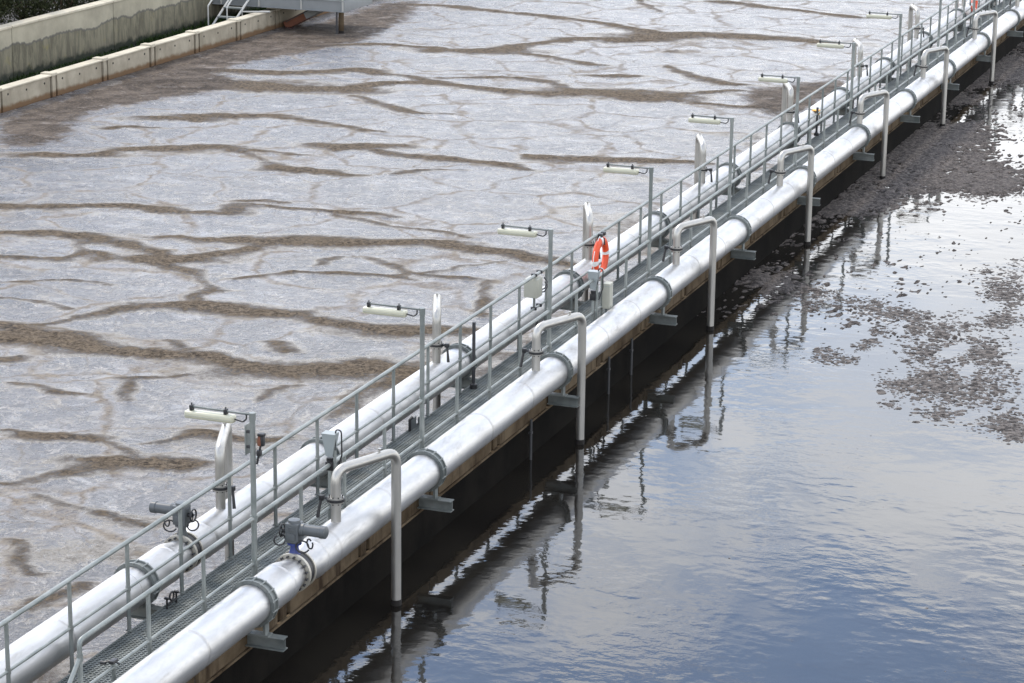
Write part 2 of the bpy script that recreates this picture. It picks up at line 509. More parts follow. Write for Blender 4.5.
# ------------------------------------------------------------------ mesh helpers
class MB:
    def __init__(self):
        self.v, self.f, self.mi = [], [], []

    def add(self, verts, faces, mi=0):
        o = len(self.v)
        self.v.extend([tuple(p) for p in verts])
        self.f.extend([tuple(i + o for i in f) for f in faces])
        self.mi.extend([mi] * len(faces))
        return self

    def box(self, x0, x1, y0, y1, z0, z1, mi=0, bev=0.0):
        if bev <= 0:
            vs = [(x, y, z) for z in (z0, z1) for y in (y0, y1) for x in (x0, x1)]
            fs = [(0, 2, 3, 1), (4, 5, 7, 6), (0, 1, 5, 4), (2, 6, 7, 3), (0, 4, 6, 2), (1, 3, 7, 5)]
            return self.add(vs, fs, mi)
        bm = bmesh.new()
        bmesh.ops.create_cube(bm, size=1.0)
        for v in bm.verts:
            v.co = Vector(((x0 + x1) / 2 + v.co.x * (x1 - x0), (y0 + y1) / 2 + v.co.y * (y1 - y0), (z0 + z1) / 2 + v.co.z * (z1 - z0)))
        bmesh.ops.bevel(bm, geom=bm.edges[:], offset=bev, segments=2, affect='EDGES', profile=0.6)
        bm.verts.index_update()
        self.add([v.co[:] for v in bm.verts], [[v.index for v in f.verts] for f in bm.faces], mi)
        bm.free()
        return self

    def tube(self, pts, r, seg=12, cap=True, mi=0):
        pts = [Vector(p) for p in pts]
        n = len(pts)
        rr = r if isinstance(r, (list, tuple)) else [r] * n
        tang = []
        for i in range(n):
            a = pts[max(0, i - 1)]
            b = pts[min(n - 1, i + 1)]
            tang.append((b - a).normalized())
        ref = Vector((0, 0, 1)) if abs(tang[0].z) < 0.9 else Vector((1, 0, 0))
        x = tang[0].cross(ref).normalized()
        vs, fs = [], []
        for i in range(n):
            t = tang[i]
            x = (x - t * x.dot(t)).normalized()
            y = t.cross(x)
            for k in range(seg):
                a = 2 * pi * k / seg
                vs.append(pts[i] + (x * cos(a) + y * sin(a)) * rr[i])
        for i in range(n - 1):
            for k in range(seg):
                k2 = (k + 1) % seg
                fs.append((i * seg + k, i * seg + k2, (i + 1) * seg + k2, (i + 1) * seg + k))
        if cap:
            fs.append(tuple(range(seg - 1, -1, -1)))
            fs.append(tuple((n - 1) * seg + k for k in range(seg)))
        return self.add(vs, fs, mi)

    def lathe(self, prof, seg=32, axis='Y', c=(0, 0, 0), mi=0, closed=False):
        """prof: list of (s, r) along the axis."""
        vs, fs = [], []
        for s, r in prof:
            for k in range(seg):
                a = 2 * pi * k / seg
                u, w = r * cos(a), r * sin(a)
                if axis == 'Y':
                    p = (c[0] + u, c[1] + s, c[2] + w)
                elif axis == 'X':
                    p = (c[0] + s, c[1] + u, c[2] + w)
                else:
                    p = (c[0] + u, c[1] + w, c[2] + s)
                vs.append(p)
        n = len(prof)
        m = n if closed else n - 1
        for i in range(m):
            j = (i + 1) % n
            for k in range(seg):
                k2 = (k + 1) % seg
                fs.append((i * seg + k, i * seg + k2, j * seg + k2, j * seg + k))
        if not closed:
            fs.append(tuple(range(seg)))
            fs.append(tuple((n - 1) * seg + k for k in range(seg - 1, -1, -1)))
        return self.add(vs, fs, mi)

    def mesh(self, name, mats, smooth=True, angle=40):
        me = bpy.data.meshes.new(name)
        me.from_pydata(self.v, [], self.f)
        for m in (mats if isinstance(mats, (list, tuple)) else [mats]):
            me.materials.append(m)
        if any(self.mi):
            me.polygons.foreach_set('material_index', self.mi)
        bm = bmesh.new()
        bm.from_mesh(me)
        bmesh.ops.recalc_face_normals(bm, faces=bm.faces[:])
        bm.to_mesh(me)
        bm.free()
        if smooth:
            me.polygons.foreach_set('use_smooth', [True] * len(me.polygons))
            me.set_sharp_from_angle(angle=radians(angle))
        me.update()
        return me

    def build(self, name, mats, parent=None, smooth=True, angle=40):
        return link(name, self.mesh(name, mats, smooth, angle), parent)


def link(name, me, parent=None, loc=None):
    o = bpy.data.objects.new(name, me)
    COL.objects.link(o)
    if parent is not None:
        o.parent = parent
    if loc is not None:
        o.location = loc
    return o


def tag(o, label=None, cat=None, group=None, kind=None):
    if label:
        o['label'] = label
    if cat:
        o['category'] = cat
    if group:
        o['group'] = group
    if kind:
        o['kind'] = kind
    return o


def thing(name, loc, label, cat, group=None):
    o = bpy.data.objects.new(name, None)
    o.empty_display_size = 0.1
    COL.objects.link(o)
    o.location = loc
    return tag(o, label, cat, group)


CHILD = {}


def copy_tree(o, loc, label):
    c = o.copy()
    COL.objects.link(c)
    c.location = loc
    c['label'] = label

    def rec(a, b):
        for ch in list(a.children):
            d = ch.copy()
            COL.objects.link(d)
            d.parent = b
            rec(ch, d)
    rec(o, c)
    return c


def fillet(pts, r, n=6):
    pts = [Vector(p) for p in pts]
    out = [pts[0]]
    for i in range(1, len(pts) - 1):
        a, b, c = pts[i - 1], pts[i], pts[i + 1]
        d1, d2 = (a - b).normalized(), (c - b).normalized()
        ang = d1.angle(d2)
        l = min(r / math.tan(ang / 2), (a - b).length * 0.49, (c - b).length * 0.49)
        p1, p2 = b + d1 * l, b + d2 * l
        for k in range(n + 1):
            s = k / n
            out.append(p1 * (1 - s) ** 2 + b * 2 * s * (1 - s) + p2 * s * s)
    out.append(pts[-1])
    return out


ORD = ['nearest', 'second nearest', 'third nearest', 'fourth nearest', 'fifth nearest', 'sixth nearest', 'seventh nearest',
       'eighth nearest', 'ninth nearest', 'tenth nearest', 'eleventh nearest', 'twelfth nearest', 'thirteenth nearest', 'fourteenth nearest']


# ------------------------------------------------------------------ numpy noise
def vnoise(x, y, seed):
    xi, yi = np.floor(x).astype(np.int64), np.floor(y).astype(np.int64)
    fx, fy = x - xi, y - yi
    fx, fy = fx * fx * (3 - 2 * fx), fy * fy * (3 - 2 * fy)

    def h(a, b):
        n = (a * 374761393 + b * 668265263 + seed * 974711) & 0xffffffff
        n = ((n ^ (n >> 13)) * 1274126177) & 0xffffffff
        return ((n ^ (n >> 16)) & 0xffff) / 65535.0
    return (h(xi, yi) * (1 - fx) + h(xi + 1, yi) * fx) * (1 - fy) + (h(xi, yi + 1) * (1 - fx) + h(xi + 1, yi + 1) * fx) * fy


def fbm(x, y, seed, octv=4, gain=0.55):
    s, a, t = 0.0, 1.0, 0.0
    for i in range(octv):
        s = s + a * vnoise(x * 2 ** i + 17.3 * i, y * 2 ** i - 9.1 * i, seed + i)
        t += a
        a *= gain
    return s / t


def in_poly(x, y, poly):
    r = np.zeros(x.shape, bool)
    n = len(poly)
    for i in range(n):
        x1, y1 = poly[i]
        x2, y2 = poly[(i + 1) % n]
        if y1 == y2:
            continue
        c = ((y1 > y) != (y2 > y)) & (x < (x2 - x1) * (y - y1) / (y2 - y1) + x1)
        r ^= c
    return r


def blur(a, k):
    for ax in (0, 1):
        p = np.apply_along_axis(lambda m: np.convolve(np.pad(m, k, mode='edge'), np.ones(2 * k + 1) / (2 * k + 1), 'valid'), ax, a)
        a = p
    return a


def grid_mesh(name, X, Y, Z, mat, keep=None, attrs=None):
    ny, nx = X.shape
    idx = np.arange(nx * ny).reshape(ny, nx)
    q = np.stack([idx[:-1, :-1], idx[:-1, 1:], idx[1:, 1:], idx[1:, :-1]], -1).reshape(-1, 4)
    if keep is not None:
        k = (keep[:-1, :-1] | keep[:-1, 1:] | keep[1:, 1:] | keep[1:, :-1]).ravel()
        q = q[k]
        used, inv = np.unique(q.ravel(), return_inverse=True)
        q = inv.reshape(-1, 4)
    else:
        used = np.arange(nx * ny)
    co = np.stack([X.ravel()[used], Y.ravel()[used], Z.ravel()[used]], -1).astype(np.float32)
    me = bpy.data.meshes.new(name)
    me.vertices.add(len(co))
    me.vertices.foreach_set('co', co.ravel())
    me.loops.add(q.size)
    me.loops.foreach_set('vertex_index', q.ravel().astype(np.int32))
    me.polygons.add(len(q))
    me.polygons.foreach_set('loop_start', np.arange(0, q.size, 4, dtype=np.int32))
    me.polygons.foreach_set('loop_total', np.full(len(q), 4, dtype=np.int32))
    me.polygons.foreach_set('use_smooth', np.ones(len(q), bool))
    me.materials.append(mat)
    for an, av in (attrs or {}).items():
        at = me.attributes.new(an, 'FLOAT', 'POINT')
        at.data.foreach_set('value', av.ravel()[used].astype(np.float32))
    me.update(calc_edges=True)
    me.validate()
    return me


def tri_soup(name, co, tris, mat, smooth=False):
    me = bpy.data.meshes.new(name)
    me.vertices.add(len(co))
    me.vertices.foreach_set('co', co.astype(np.float32).ravel())
    me.loops.add(tris.size)
    me.loops.foreach_set('vertex_index', tris.ravel().astype(np.int32))
    me.polygons.add(len(tris))
    k = tris.shape[1]
    me.polygons.foreach_set('loop_start', np.arange(0, tris.size, k, dtype=np.int32))
    me.polygons.foreach_set('loop_total', np.full(len(tris), k, dtype=np.int32))
    if smooth:
        me.polygons.foreach_set('use_smooth', np.ones(len(tris), bool))
    me.materials.append(mat)
    me.update(calc_edges=True)
    return me


# surface patterns surveyed on the water plane: polylines (x, y, width) and outlines (x, y), in metres
BANDS = [[(-11.07,8.77,0.71), (-10.55,9.2,0.64), (-9.58,8.85,0.43), (-8.82,8.83,0.58), (-7.92,9.01,0.45), (-7.16,9.0,0.31), (-6.38,8.87,0.33), (-5.91,9.0,0.67), (-5.23,9.1,1.06), (-4.68,9.45,1.0), (-4.03,9.6,0.87), (-3.74,9.6,0.63)],
    [(-11.6,9.61,0.31), (-10.87,9.42,0.35), (-10.1,9.11,0.29), (-9.38,8.86,0.26)],
    [(-10.41,7.69,0.24), (-10.25,7.89,0.15)],
    [(-10.99,9.95,0.12), (-10.5,10.45,0.14), (-10.15,10.97,0.17), (-9.95,11.55,0.18), (-9.4,11.82,0.28), (-9.16,12.08,0.55), (-8.43,12.01,0.49), (-7.75,11.99,0.48), (-7.38,12.08,0.4), (-6.82,12.02,0.2), (-6.28,11.95,0.25), (-5.78,11.94,0.33), (-5.24,11.88,0.4), (-4.74,11.88,0.73), (-4.46,12.07,0.65), (-4.18,12.11,0.33)],
    [(-9.07,12.12,0.04), (-9.53,12.79,0.05), (-9.39,13.25,0.13)],
    [(-9.36,13.19,0.04), (-9.88,13.87,0.04), (-10.44,14.31,0.14), (-10.87,14.48,0.19), (-11.56,14.62,0.27), (-11.98,14.53,0.16), (-12.54,14.82,0.09), (-12.83,14.97,0.11)],
    [(-11.66,14.49,0.07), (-11.63,15.04,0.3), (-11.27,15.01,0.81), (-10.97,15.32,0.63), (-10.53,15.6,0.37), (-10.25,16.18,0.19), (-10.02,16.65,0.14), (-10.06,17.1,0.28), (-9.61,17.4,0.86), (-9.09,17.53,0.78), (-8.38,17.84,0.6), (-7.64,18.15,0.52), (-6.92,18.47,0.36), (-6.25,18.23,0.26), (-5.46,18.07,0.36), (-5.09,18.04,0.32), (-4.48,17.85,0.26), (-3.68,17.57,0.21), (-3.31,17.38,0.11)],
    [(-16.69,17.91,0.78), (-15.91,18.2,0.49), (-15.11,18.47,0.39), (-14.64,18.75,0.49), (-13.88,18.98,0.38), (-13.29,18.81,0.29), (-12.68,18.87,0.33), (-11.98,19.06,0.17), (-11.72,20.14,0.16), (-10.91,20.17,0.2), (-10.03,20.23,0.21), (-9.45,20.28,0.25), (-8.78,20.26,0.11)],
    [(-15.32,15.69,0.26), (-14.61,16.0,0.53), (-13.89,16.16,0.35), (-13.35,16.06,0.21), (-12.49,15.77,0.15), (-11.91,15.56,0.17), (-11.44,15.21,0.13)],
    [(-12.21,16.65,0.25), (-11.61,16.81,0.23), (-10.63,16.95,0.51), (-10.3,17.22,0.55), (-9.88,17.37,0.61)],
    [(-13.31,15.98,0.04), (-13.06,15.34,0.04), (-12.88,14.59,0.08), (-13.21,14.17,0.24), (-13.69,13.97,0.2), (-14.28,13.98,0.18)],
    [(-18.45,23.11,0.59), (-17.66,23.39,0.38), (-17.39,24.04,0.13), (-16.95,24.7,0.45), (-16.29,24.86,0.72), (-15.73,25.25,0.72), (-15.05,25.41,0.33), (-14.16,25.15,0.09), (-13.63,24.48,0.04), (-13.1,24.08,0.14), (-12.45,23.87,0.45), (-11.9,23.8,0.26), (-11.41,23.71,0.25), (-11.0,23.9,0.16)],
    [(-14.81,25.52,0.2), (-14.06,25.64,0.17), (-13.09,25.62,0.11)],
    [(-12.6,26.37,0.06), (-12.41,27.0,0.8), (-11.93,26.72,0.14), (-11.16,26.48,0.21), (-10.47,26.43,0.3), (-9.44,26.37,0.34), (-8.63,26.46,0.3), (-8.22,26.24,0.15), (-7.58,25.9,0.09)],
    [(-12.52,26.95,0.19), (-11.87,26.7,0.13), (-10.57,26.35,0.14)],
    [(-8.42,27.65,0.1), (-7.68,27.46,0.39), (-6.79,27.68,0.69), (-5.69,28.0,0.58), (-4.79,28.27,0.34), (-4.31,28.36,0.21)],
    [(-10.26,24.37,0.06), (-9.95,24.85,0.13), (-9.32,25.25,0.09)],
    [(-11.9,20.28,0.1), (-11.66,20.55,0.27), (-11.52,20.77,0.07)],
    [(-19.66,32.89,0.78), (-19.04,33.63,1.43), (-17.71,33.54,1.05), (-16.59,33.88,1.13), (-15.88,34.55,0.28), (-15.61,35.56,0.26), (-14.44,36.1,0.45), (-13.63,36.0,0.23), (-12.48,35.82,0.27), (-11.35,35.66,0.42), (-10.29,35.89,0.93), (-9.46,36.44,1.42), (-8.72,36.43,0.43), (-7.87,36.14,0.65), (-7.46,37.18,0.24), (-6.76,37.76,0.28), (-6.28,38.24,0.25)],
    [(-15.39,33.43,0.09), (-14.02,32.52,0.11), (-13.15,31.86,0.16), (-12.64,31.71,0.18), (-11.98,31.85,0.13)],
    [(-16.73,29.4,0.28), (-16.11,29.62,0.27), (-14.92,29.45,0.17), (-13.86,29.18,0.16), (-12.92,29.02,0.18), (-12.41,28.96,0.06)],
    [(-18.61,28.39,0.38), (-18.15,28.37,0.63), (-17.51,28.44,0.31), (-17.47,29.06,0.34), (-17.1,29.23,0.82), (-16.32,29.58,0.55)],
    [(-19.13,26.52,0.12), (-18.82,26.95,0.26), (-18.13,26.97,0.17)],
    [(-20.01,35.57,0.6), (-18.8,35.82,0.83), (-17.95,36.51,0.63), (-17.05,37.12,0.57), (-16.09,36.81,0.19), (-15.03,36.79,0.2), (-14.04,36.28,0.17)],
    [(-14.04,37.01,0.21), (-12.65,37.89,0.24), (-12.16,37.87,0.19), (-11.11,37.16,0.12), (-10.3,36.4,0.1)],
    [(-19.62,40.56,0.23), (-19.16,40.98,0.29), (-18.26,41.83,0.39), (-16.99,41.91,0.21), (-15.89,41.66,0.3), (-15.13,41.93,1.11), (-14.53,42.5,0.39), (-14.23,43.5,0.3), (-13.39,44.77,0.33), (-12.61,45.69,0.69), (-11.73,45.77,0.97), (-11.07,46.42,0.74), (-10.57,47.54,1.23), (-9.38,47.77,1.05), (-8.13,47.9,0.8), (-6.93,48.02,0.53), (-6.04,47.88,0.31)],
    [(-14.04,41.89,0.18), (-12.72,41.68,0.14), (-11.59,41.2,0.19), (-11.0,40.88,0.14)],
    [(-20.48,50.36,0.48), (-19.65,50.62,0.3), (-17.99,50.04,0.23), (-16.54,49.83,0.25), (-15.01,49.41,0.22), (-13.72,49.03,0.16), (-12.5,48.17,0.22), (-11.47,47.71,0.4)],
    [(-14.34,54.76,0.08), (-13.15,53.14,0.08), (-12.59,52.1,0.04)],
    [(-11.87,55.58,0.26), (-10.8,55.16,0.26), (-9.48,54.63,0.24), (-8.02,54.27,0.19), (-6.3,53.7,0.27)],
    [(-9.21,41.71,0.07), (-8.25,40.6,0.08), (-7.2,39.6,0.19), (-6.43,39.3,0.29)],
    [(-9.78,44.08,0.15), (-9.65,44.57,0.07)],
    [(-6.88,36.26,0.08), (-6.39,35.99,0.22), (-5.35,36.18,0.45), (-4.64,36.13,0.21), (-4.19,35.53,0.07)],
    [(-10.26,39.3,0.42), (-9.88,39.29,0.42)],
    [(-8.34,4.31,0.06), (-7.9,4.33,0.12), (-7.52,4.3,0.3), (-7.26,4.41,0.34), (-6.95,4.51,0.21), (-6.5,4.48,0.07), (-6.11,4.27,0.04), (-5.89,3.95,0.04)],
    [(-6.95,2.04,0.09), (-6.7,2.33,0.08), (-6.44,2.78,0.09), (-6.2,3.17,0.09), (-5.97,3.54,0.18), (-5.71,3.78,0.47), (-5.4,3.85,0.43), (-5.0,3.9,0.36), (-4.66,4.09,0.17)],
    [(-5.81,4.61,0.04), (-5.49,5.03,0.06), (-5.33,5.4,0.15), (-4.79,5.36,0.28), (-4.53,5.52,0.21)],
    [(-6.21,1.85,0.04), (-5.56,1.7,0.05), (-5.06,1.67,0.05), (-4.69,1.53,0.05), (-4.38,1.33,0.04)],
    [(-5.8,0.17,0.04), (-5.52,-0.05,0.04), (-5.23,-0.56,0.04), (-4.91,-0.65,0.04), (-4.52,-0.79,0.04)],
    [(-4.23,-1.93,0.07), (-4.07,-1.61,0.09), (-3.84,-1.26,0.09), (-3.75,-0.92,0.04)],
    [(-6.81,10.37,0.04), (-6.55,10.27,0.04), (-6.33,9.88,0.04)],
    [(-5.48,7.26,0.04), (-5.54,7.75,0.05), (-5.12,8.14,0.07)],
    [(-9.15,14.1,0.06), (-8.61,14.67,0.08), (-8.26,15.11,0.17), (-7.53,15.31,0.17), (-6.71,15.41,0.15), (-6.3,15.33,0.07)],
    [(-8.29,15.77,0.04), (-8.27,16.58,0.04), (-7.72,16.73,0.04), (-7.0,16.23,0.04), (-6.45,15.69,0.04)],
    [(-6.71,15.41,0.08), (-6.22,15.96,0.04), (-5.71,16.87,0.04), (-5.22,17.44,0.04)],
    [(-6.51,15.83,0.11), (-5.32,15.87,0.16), (-4.8,15.89,0.04), (-4.4,14.59,0.04), (-4.06,13.34,0.04)],
    [(-13.18,12.2,0.07), (-12.14,12.82,0.09), (-11.15,12.83,0.05)],
    [(-9.7,6.52,0.05), (-9.23,6.54,0.05), (-8.63,6.36,0.08), (-8.11,6.44,0.09)],
    [(-7.97,7.56,0.16), (-7.52,7.81,0.07), (-7.12,8.17,0.04)],
    [(-7.97,7.56,0.04), (-7.68,7.12,0.04), (-7.29,6.51,0.04)],
    [(-8.25,9.82,0.04), (-7.8,9.46,0.04), (-7.97,8.72,0.04)],
    [(-3.96,6.74,0.04), (-4.01,8.0,0.05), (-3.85,8.86,0.11), (-3.69,9.74,0.11)],
    [(-11.0,10.99,0.04), (-11.78,11.27,0.07), (-12.52,11.12,0.06)],
    [(-9.76,20.04,0.04), (-8.58,19.42,0.05), (-7.42,19.32,0.07), (-6.47,19.14,0.08)]]
FILMS = [[(-22.14,26.8), (-20.08,23.44), (-19.18,23.3), (-18.96,24.21), (-19.82,26.35), (-20.63,28.41), (-20.32,29.66), (-19.75,30.24), (-19.37,31.75), (-18.5,32.66), (-19.23,34.44), (-20.46,35.36), (-20.35,37.34), (-19.59,39.1), (-19.26,41.58), (-18.9,42.63), (-19.6,47.48), (-20.94,51.58), (-21.71,51.21), (-21.75,45.97), (-22.26,42.63), (-22.42,36.38), (-22.15,31.33)],
    [(-6.24,38.08), (-5.7,39.03), (-4.9,40.29), (-4.29,41.3), (-3.76,41.73), (-3.77,45.43), (-3.42,46.62), (-3.26,41.78), (-3.53,38.12), (-3.71,34.5), (-4.6,35.67), (-5.46,36.57)]]
MATS = [[(-0.97,18.83), (-0.44,18.88), (0.16,18.7), (0.83,18.14), (1.09,17.26), (0.96,16.56), (0.5,16.52), (-0.09,16.91), (-0.48,17.24), (-0.83,17.93), (-0.55,17.93), (-0.55,18.83)],
    [(-0.6,19.7), (-0.6,58.0), (-0.67,35.72), (-0.18,36.25), (0.53,36.72), (1.15,35.79), (1.9,31.63), (2.52,30.37), (2.99,28.87), (2.97,27.93), (2.46,27.58), (1.74,27.5), (1.16,27.13), (0.96,26.36), (0.86,25.21), (0.73,24.3), (0.22,24.18), (-0.36,23.41)],
    [(-1.26,48.69), (-0.71,52.54), (0.32,47.32), (1.06,42.66), (0.23,42.64), (-0.1,41.06), (-0.08,39.02), (-0.57,38.13), (-0.87,41.06)]]
CHIPS = [[2.32,17.06,0.37,0.16,-0.11,0.51,110],
    [2.19,16.23,0.23,0.1,-0.1,0.42,60],
    [1.73,17.21,0.24,0.1,-0.1,0.44,60],
    [1.31,17.59,0.24,0.1,-0.09,0.37,60],
    [1.27,16.53,0.2,0.09,-0.12,0.5,60],
    [2.75,16.62,0.24,0.1,-0.09,0.43,70],
    [3.19,16.43,0.23,0.1,-0.09,0.42,60],
    [3.61,15.71,0.36,0.15,-0.14,0.69,200],
    [3.99,16.02,0.3,0.13,-0.1,0.55,140],
    [3.19,15.54,0.23,0.1,-0.1,0.48,70],
    [2.8,15.3,0.16,0.07,-0.07,0.34,35],
    [4.37,14.96,0.45,0.19,-0.15,0.79,260],
    [4.11,14.5,0.4,0.17,-0.15,0.78,220],
    [3.65,14.17,0.25,0.11,-0.13,0.64,90],
    [3.75,12.05,0.21,0.09,-0.1,0.46,110],
    [4.13,12.21,0.38,0.16,-0.15,0.76,260],
    [4.59,12.41,0.46,0.19,-0.18,0.95,360],
    [4.83,13.34,0.34,0.14,-0.16,0.86,220],
    [4.85,14.68,0.32,0.14,-0.11,0.65,140],
    [5.0,11.07,0.35,0.15,-0.1,0.55,220],
    [5.42,10.95,0.29,0.12,-0.1,0.54,140],
    [4.69,10.65,0.2,0.09,-0.06,0.32,60],
    [5.88,10.57,0.26,0.11,-0.07,0.43,120],
    [6.08,10.1,0.23,0.1,-0.05,0.31,80],
    [2.27,13.38,0.22,0.09,-0.1,0.44,70],
    [2.65,13.21,0.22,0.09,-0.07,0.31,40],
    [2.74,14.13,0.16,0.07,-0.06,0.26,25],
    [2.83,14.52,0.13,0.05,-0.04,0.19,20],
    [4.26,19.11,0.32,0.14,-0.16,0.94,170],
    [4.6,18.43,0.24,0.1,-0.15,0.92,130],
    [4.64,16.89,0.37,0.16,-0.1,0.57,160],
    [4.28,16.37,0.23,0.1,-0.06,0.35,60],
    [4.26,20.82,0.25,0.11,-0.14,0.84,80],
    [3.72,20.58,0.25,0.11,-0.07,0.41,30],
    [3.99,17.0,0.34,0.14,-0.05,0.29,20],
    [5.46,13.09,0.28,0.12,-0.31,1.86,70],
    [3.92,10.91,0.15,0.06,-0.05,0.22,20],
    [5.5,11.87,0.36,0.15,-0.2,1.15,80],
    [2.61,29.42,0.38,0.17,-0.2,1.15,120],
    [2.38,28.13,0.42,0.18,-0.12,0.66,120],
    [1.62,28.03,0.42,0.18,-0.13,0.66,100],
    [3.21,27.8,0.21,0.09,-0.09,0.54,40]]


# ------------------------------------------------------------------ ground and water
g = MB()
g.add([(-3000, -3000, -0.9), (3000, -3000, -0.9), (3000, 3000, -0.9), (-3000, 3000, -0.9)], [(0, 1, 2, 3)])
tag(g.build('ground', M['soil'], smooth=False), kind='structure')
g = MB()
g.add([(-0.5, -60, 0), (70, -60, 0), (70, 160, 0), (-0.5, 160, 0)], [(0, 1, 2, 3)])
tag(g.build('water', M['water'], smooth=False), 'dark still water mirroring the cloudy sky right of the walkway', None, None, 'structure')

# left tank: water under a foam skin
g = MB()
g.add([(-22.45, -60, -0.08), (-1.6, -60, -0.08), (-1.6, 160, -0.08), (-22.45, 160, -0.08)], [(0, 1, 2, 3)])
tag(g.build('water', M['water'], smooth=False), 'tank water beneath the foam left of the walkway', None, None, 'structure')

gx = np.arange(-22.44, -1.6, 0.085)
gy = [-14.0]
while gy[-1] < 82:
    gy.append(gy[-1] + 0.062 + 0.0016 * max(0, gy[-1] + 4))
gy = np.array(gy)
X, Y = np.meshgrid(gx, gy)
wx = (fbm(X * 0.9, Y * 0.9, 3) - 0.5) * 0.9
wy = (fbm(X * 1.1, Y * 1.1, 11) - 0.5) * 0.45
# the scum drifts in streaks across the tank: distances are measured in a frame turned along them
KX, CA, SA = 0.30, 0.939, 0.345


def drift_frame(x, y):
    return (x * CA + y * SA) * KX, -x * SA + y * CA


U, V = drift_frame(X + wx, Y + wy)
band = np.zeros_like(X)
for line in BANDS:
    for (x1, y1, w1), (x2, y2, w2) in zip(line[:-1], line[1:]):
        m = max(w1, w2) * 1.6 + 0.8
        yy0, yy1 = min(y1, y2) - m * 1.5, max(y1, y2) + m * 1.5
        r0, r1 = np.searchsorted(gy, yy0), np.searchsorted(gy, yy1)
        c0, c1 = np.searchsorted(gx, min(x1, x2) - m * 2.2), np.searchsorted(gx, max(x1, x2) + m * 2.2)
        if r1 <= r0 or c1 <= c0:
            continue
        u, v = U[r0:r1, c0:c1], V[r0:r1, c0:c1]
        ax, ay = drift_frame(x1, y1)
        bx, by = drift_frame(x2, y2)
        L2 = (bx - ax) ** 2 + (by - ay) ** 2 + 1e-9
        t = np.clip(((u - ax) * (bx - ax) + (v - ay) * (by - ay)) / L2, 0, 1)
        d = np.hypot(u - ax - t * (bx - ax), v - ay - t * (by - ay))
        w = (w1 + (w2 - w1) * t) * 0.46
        val = np.clip(1.25 - d / (w + 0.03) * 0.72, 0, 1)
        thin = np.clip(0.62 + w * 2.2, 0.62, 1.0)
        band[r0:r1, c0:c1] = np.maximum(band[r0:r1, c0:c1], val * thin)
# loose scum that drifts along the pipe and beyond the surveyed part
drift = np.clip((fbm(X * 0.35, Y * 0.5, 41) - 0.60) * 5.0, 0, 0.5)
band = np.maximum(band, drift * np.clip((X + 6.5) / 3.0, 0, 1) * 0.9)
film = np.zeros_like(X)
for poly in FILMS:
    film = np.maximum(film, in_poly(X + wx * 0.7, Y + wy, poly).astype(float))
film = blur(blur(film, 8), 6)
grain = fbm(X * 5.5, Y * 5.5, 23, 3)
swell = fbm(X * 0.6, Y * 0.6, 29, 3)
Z = 0.010 + (swell - 0.5) * 0.05 + (grain - 0.5) * (0.012 + 0.045 * band) + 0.03 * band
me = grid_mesh('foam', X, Y, Z, M['foam'], None, {'band': band, 'film': film})
tag(link('foam', me), 'grey foam skin with brown scum bands covering the left tank', None, None, 'stuff')

# right tank: scum mats
xs = [p[0] for poly in MATS for p in poly]
ys = [p[1] for poly in MATS for p in poly]
gx = np.arange(min(xs) - 1.2, max(xs) + 1.2, 0.042)
gx = gx[gx > -0.49]
gy = np.arange(min(ys) - 1.5, max(ys) + 1.5, 0.075)
X, Y = np.meshgrid(gx, gy)
wx = (fbm(X * 0.8, Y * 0.8, 5) - 0.5) * 1.4
wy = (fbm(X * 0.8, Y * 0.5, 9) - 0.5) * 3.0
msk = np.zeros_like(X)
for poly in MATS:
    msk = np.maximum(msk, in_poly(X + wx * 0.5, Y + wy * 0.6, poly).astype(float))
msk = blur(blur(msk, 8), 7) * 1.1
hole = fbm(X * 1.1, Y * 0.7, 51, 3)
fine = fbm(X * 8.5, Y * 6.0, 63, 3, 0.75)
val = msk * 1.02 + (hole - 0.5) * 1.0 + (fine - 0.53) * 2.7
lump = fbm(X * 7, Y * 4.0, 57, 3)
Z = np.where(val > 0.5, 0.006 + np.clip(val - 0.5, 0, 0.3) * 0.05 + (lump - 0.4) * 0.05 * np.clip((val - 0.5) * 4, 0, 1), -0.02)
me = grid_mesh('floating_scum', X, Y, Z, M['scum'], val > 0.5)
tag(link('floating_scum', me), 'grey brown scum mats floating on dark water beside the right pipe', None, None, 'stuff')

# right tank: loose chips
pts = []
for (cx, cy, ax, ay, bx, by, n) in CHIPS:
    k = int(n * 5.0)
    p = rng.normal(0, 0.62, (k, 2))
    pts.append(np.stack([cx + p[:, 0] * ax + p[:, 1] * bx, cy + p[:, 0] * ay + p[:, 1] * by], -1))
x0, x1, y0, y1 = min(xs) - 0.8, max(xs) + 0.8, min(ys) - 1.2, max(ys) + 1.2
p = rng.uniform((x0, y0), (x1, y1), (60000, 2))
wxx = (fbm(p[:, 0] * 0.8, p[:, 1] * 0.8, 5) - 0.5) * 2.2
wyy = (fbm(p[:, 0] * 0.8, p[:, 1] * 0.5, 9) - 0.5) * 5.0
ins = np.zeros(len(p), bool)
for poly in MATS:
    ins |= in_poly(p[:, 0] + wxx, p[:, 1] + wyy, poly)
pts.append(p[ins & (p[:, 0] > -0.4)][:18000])
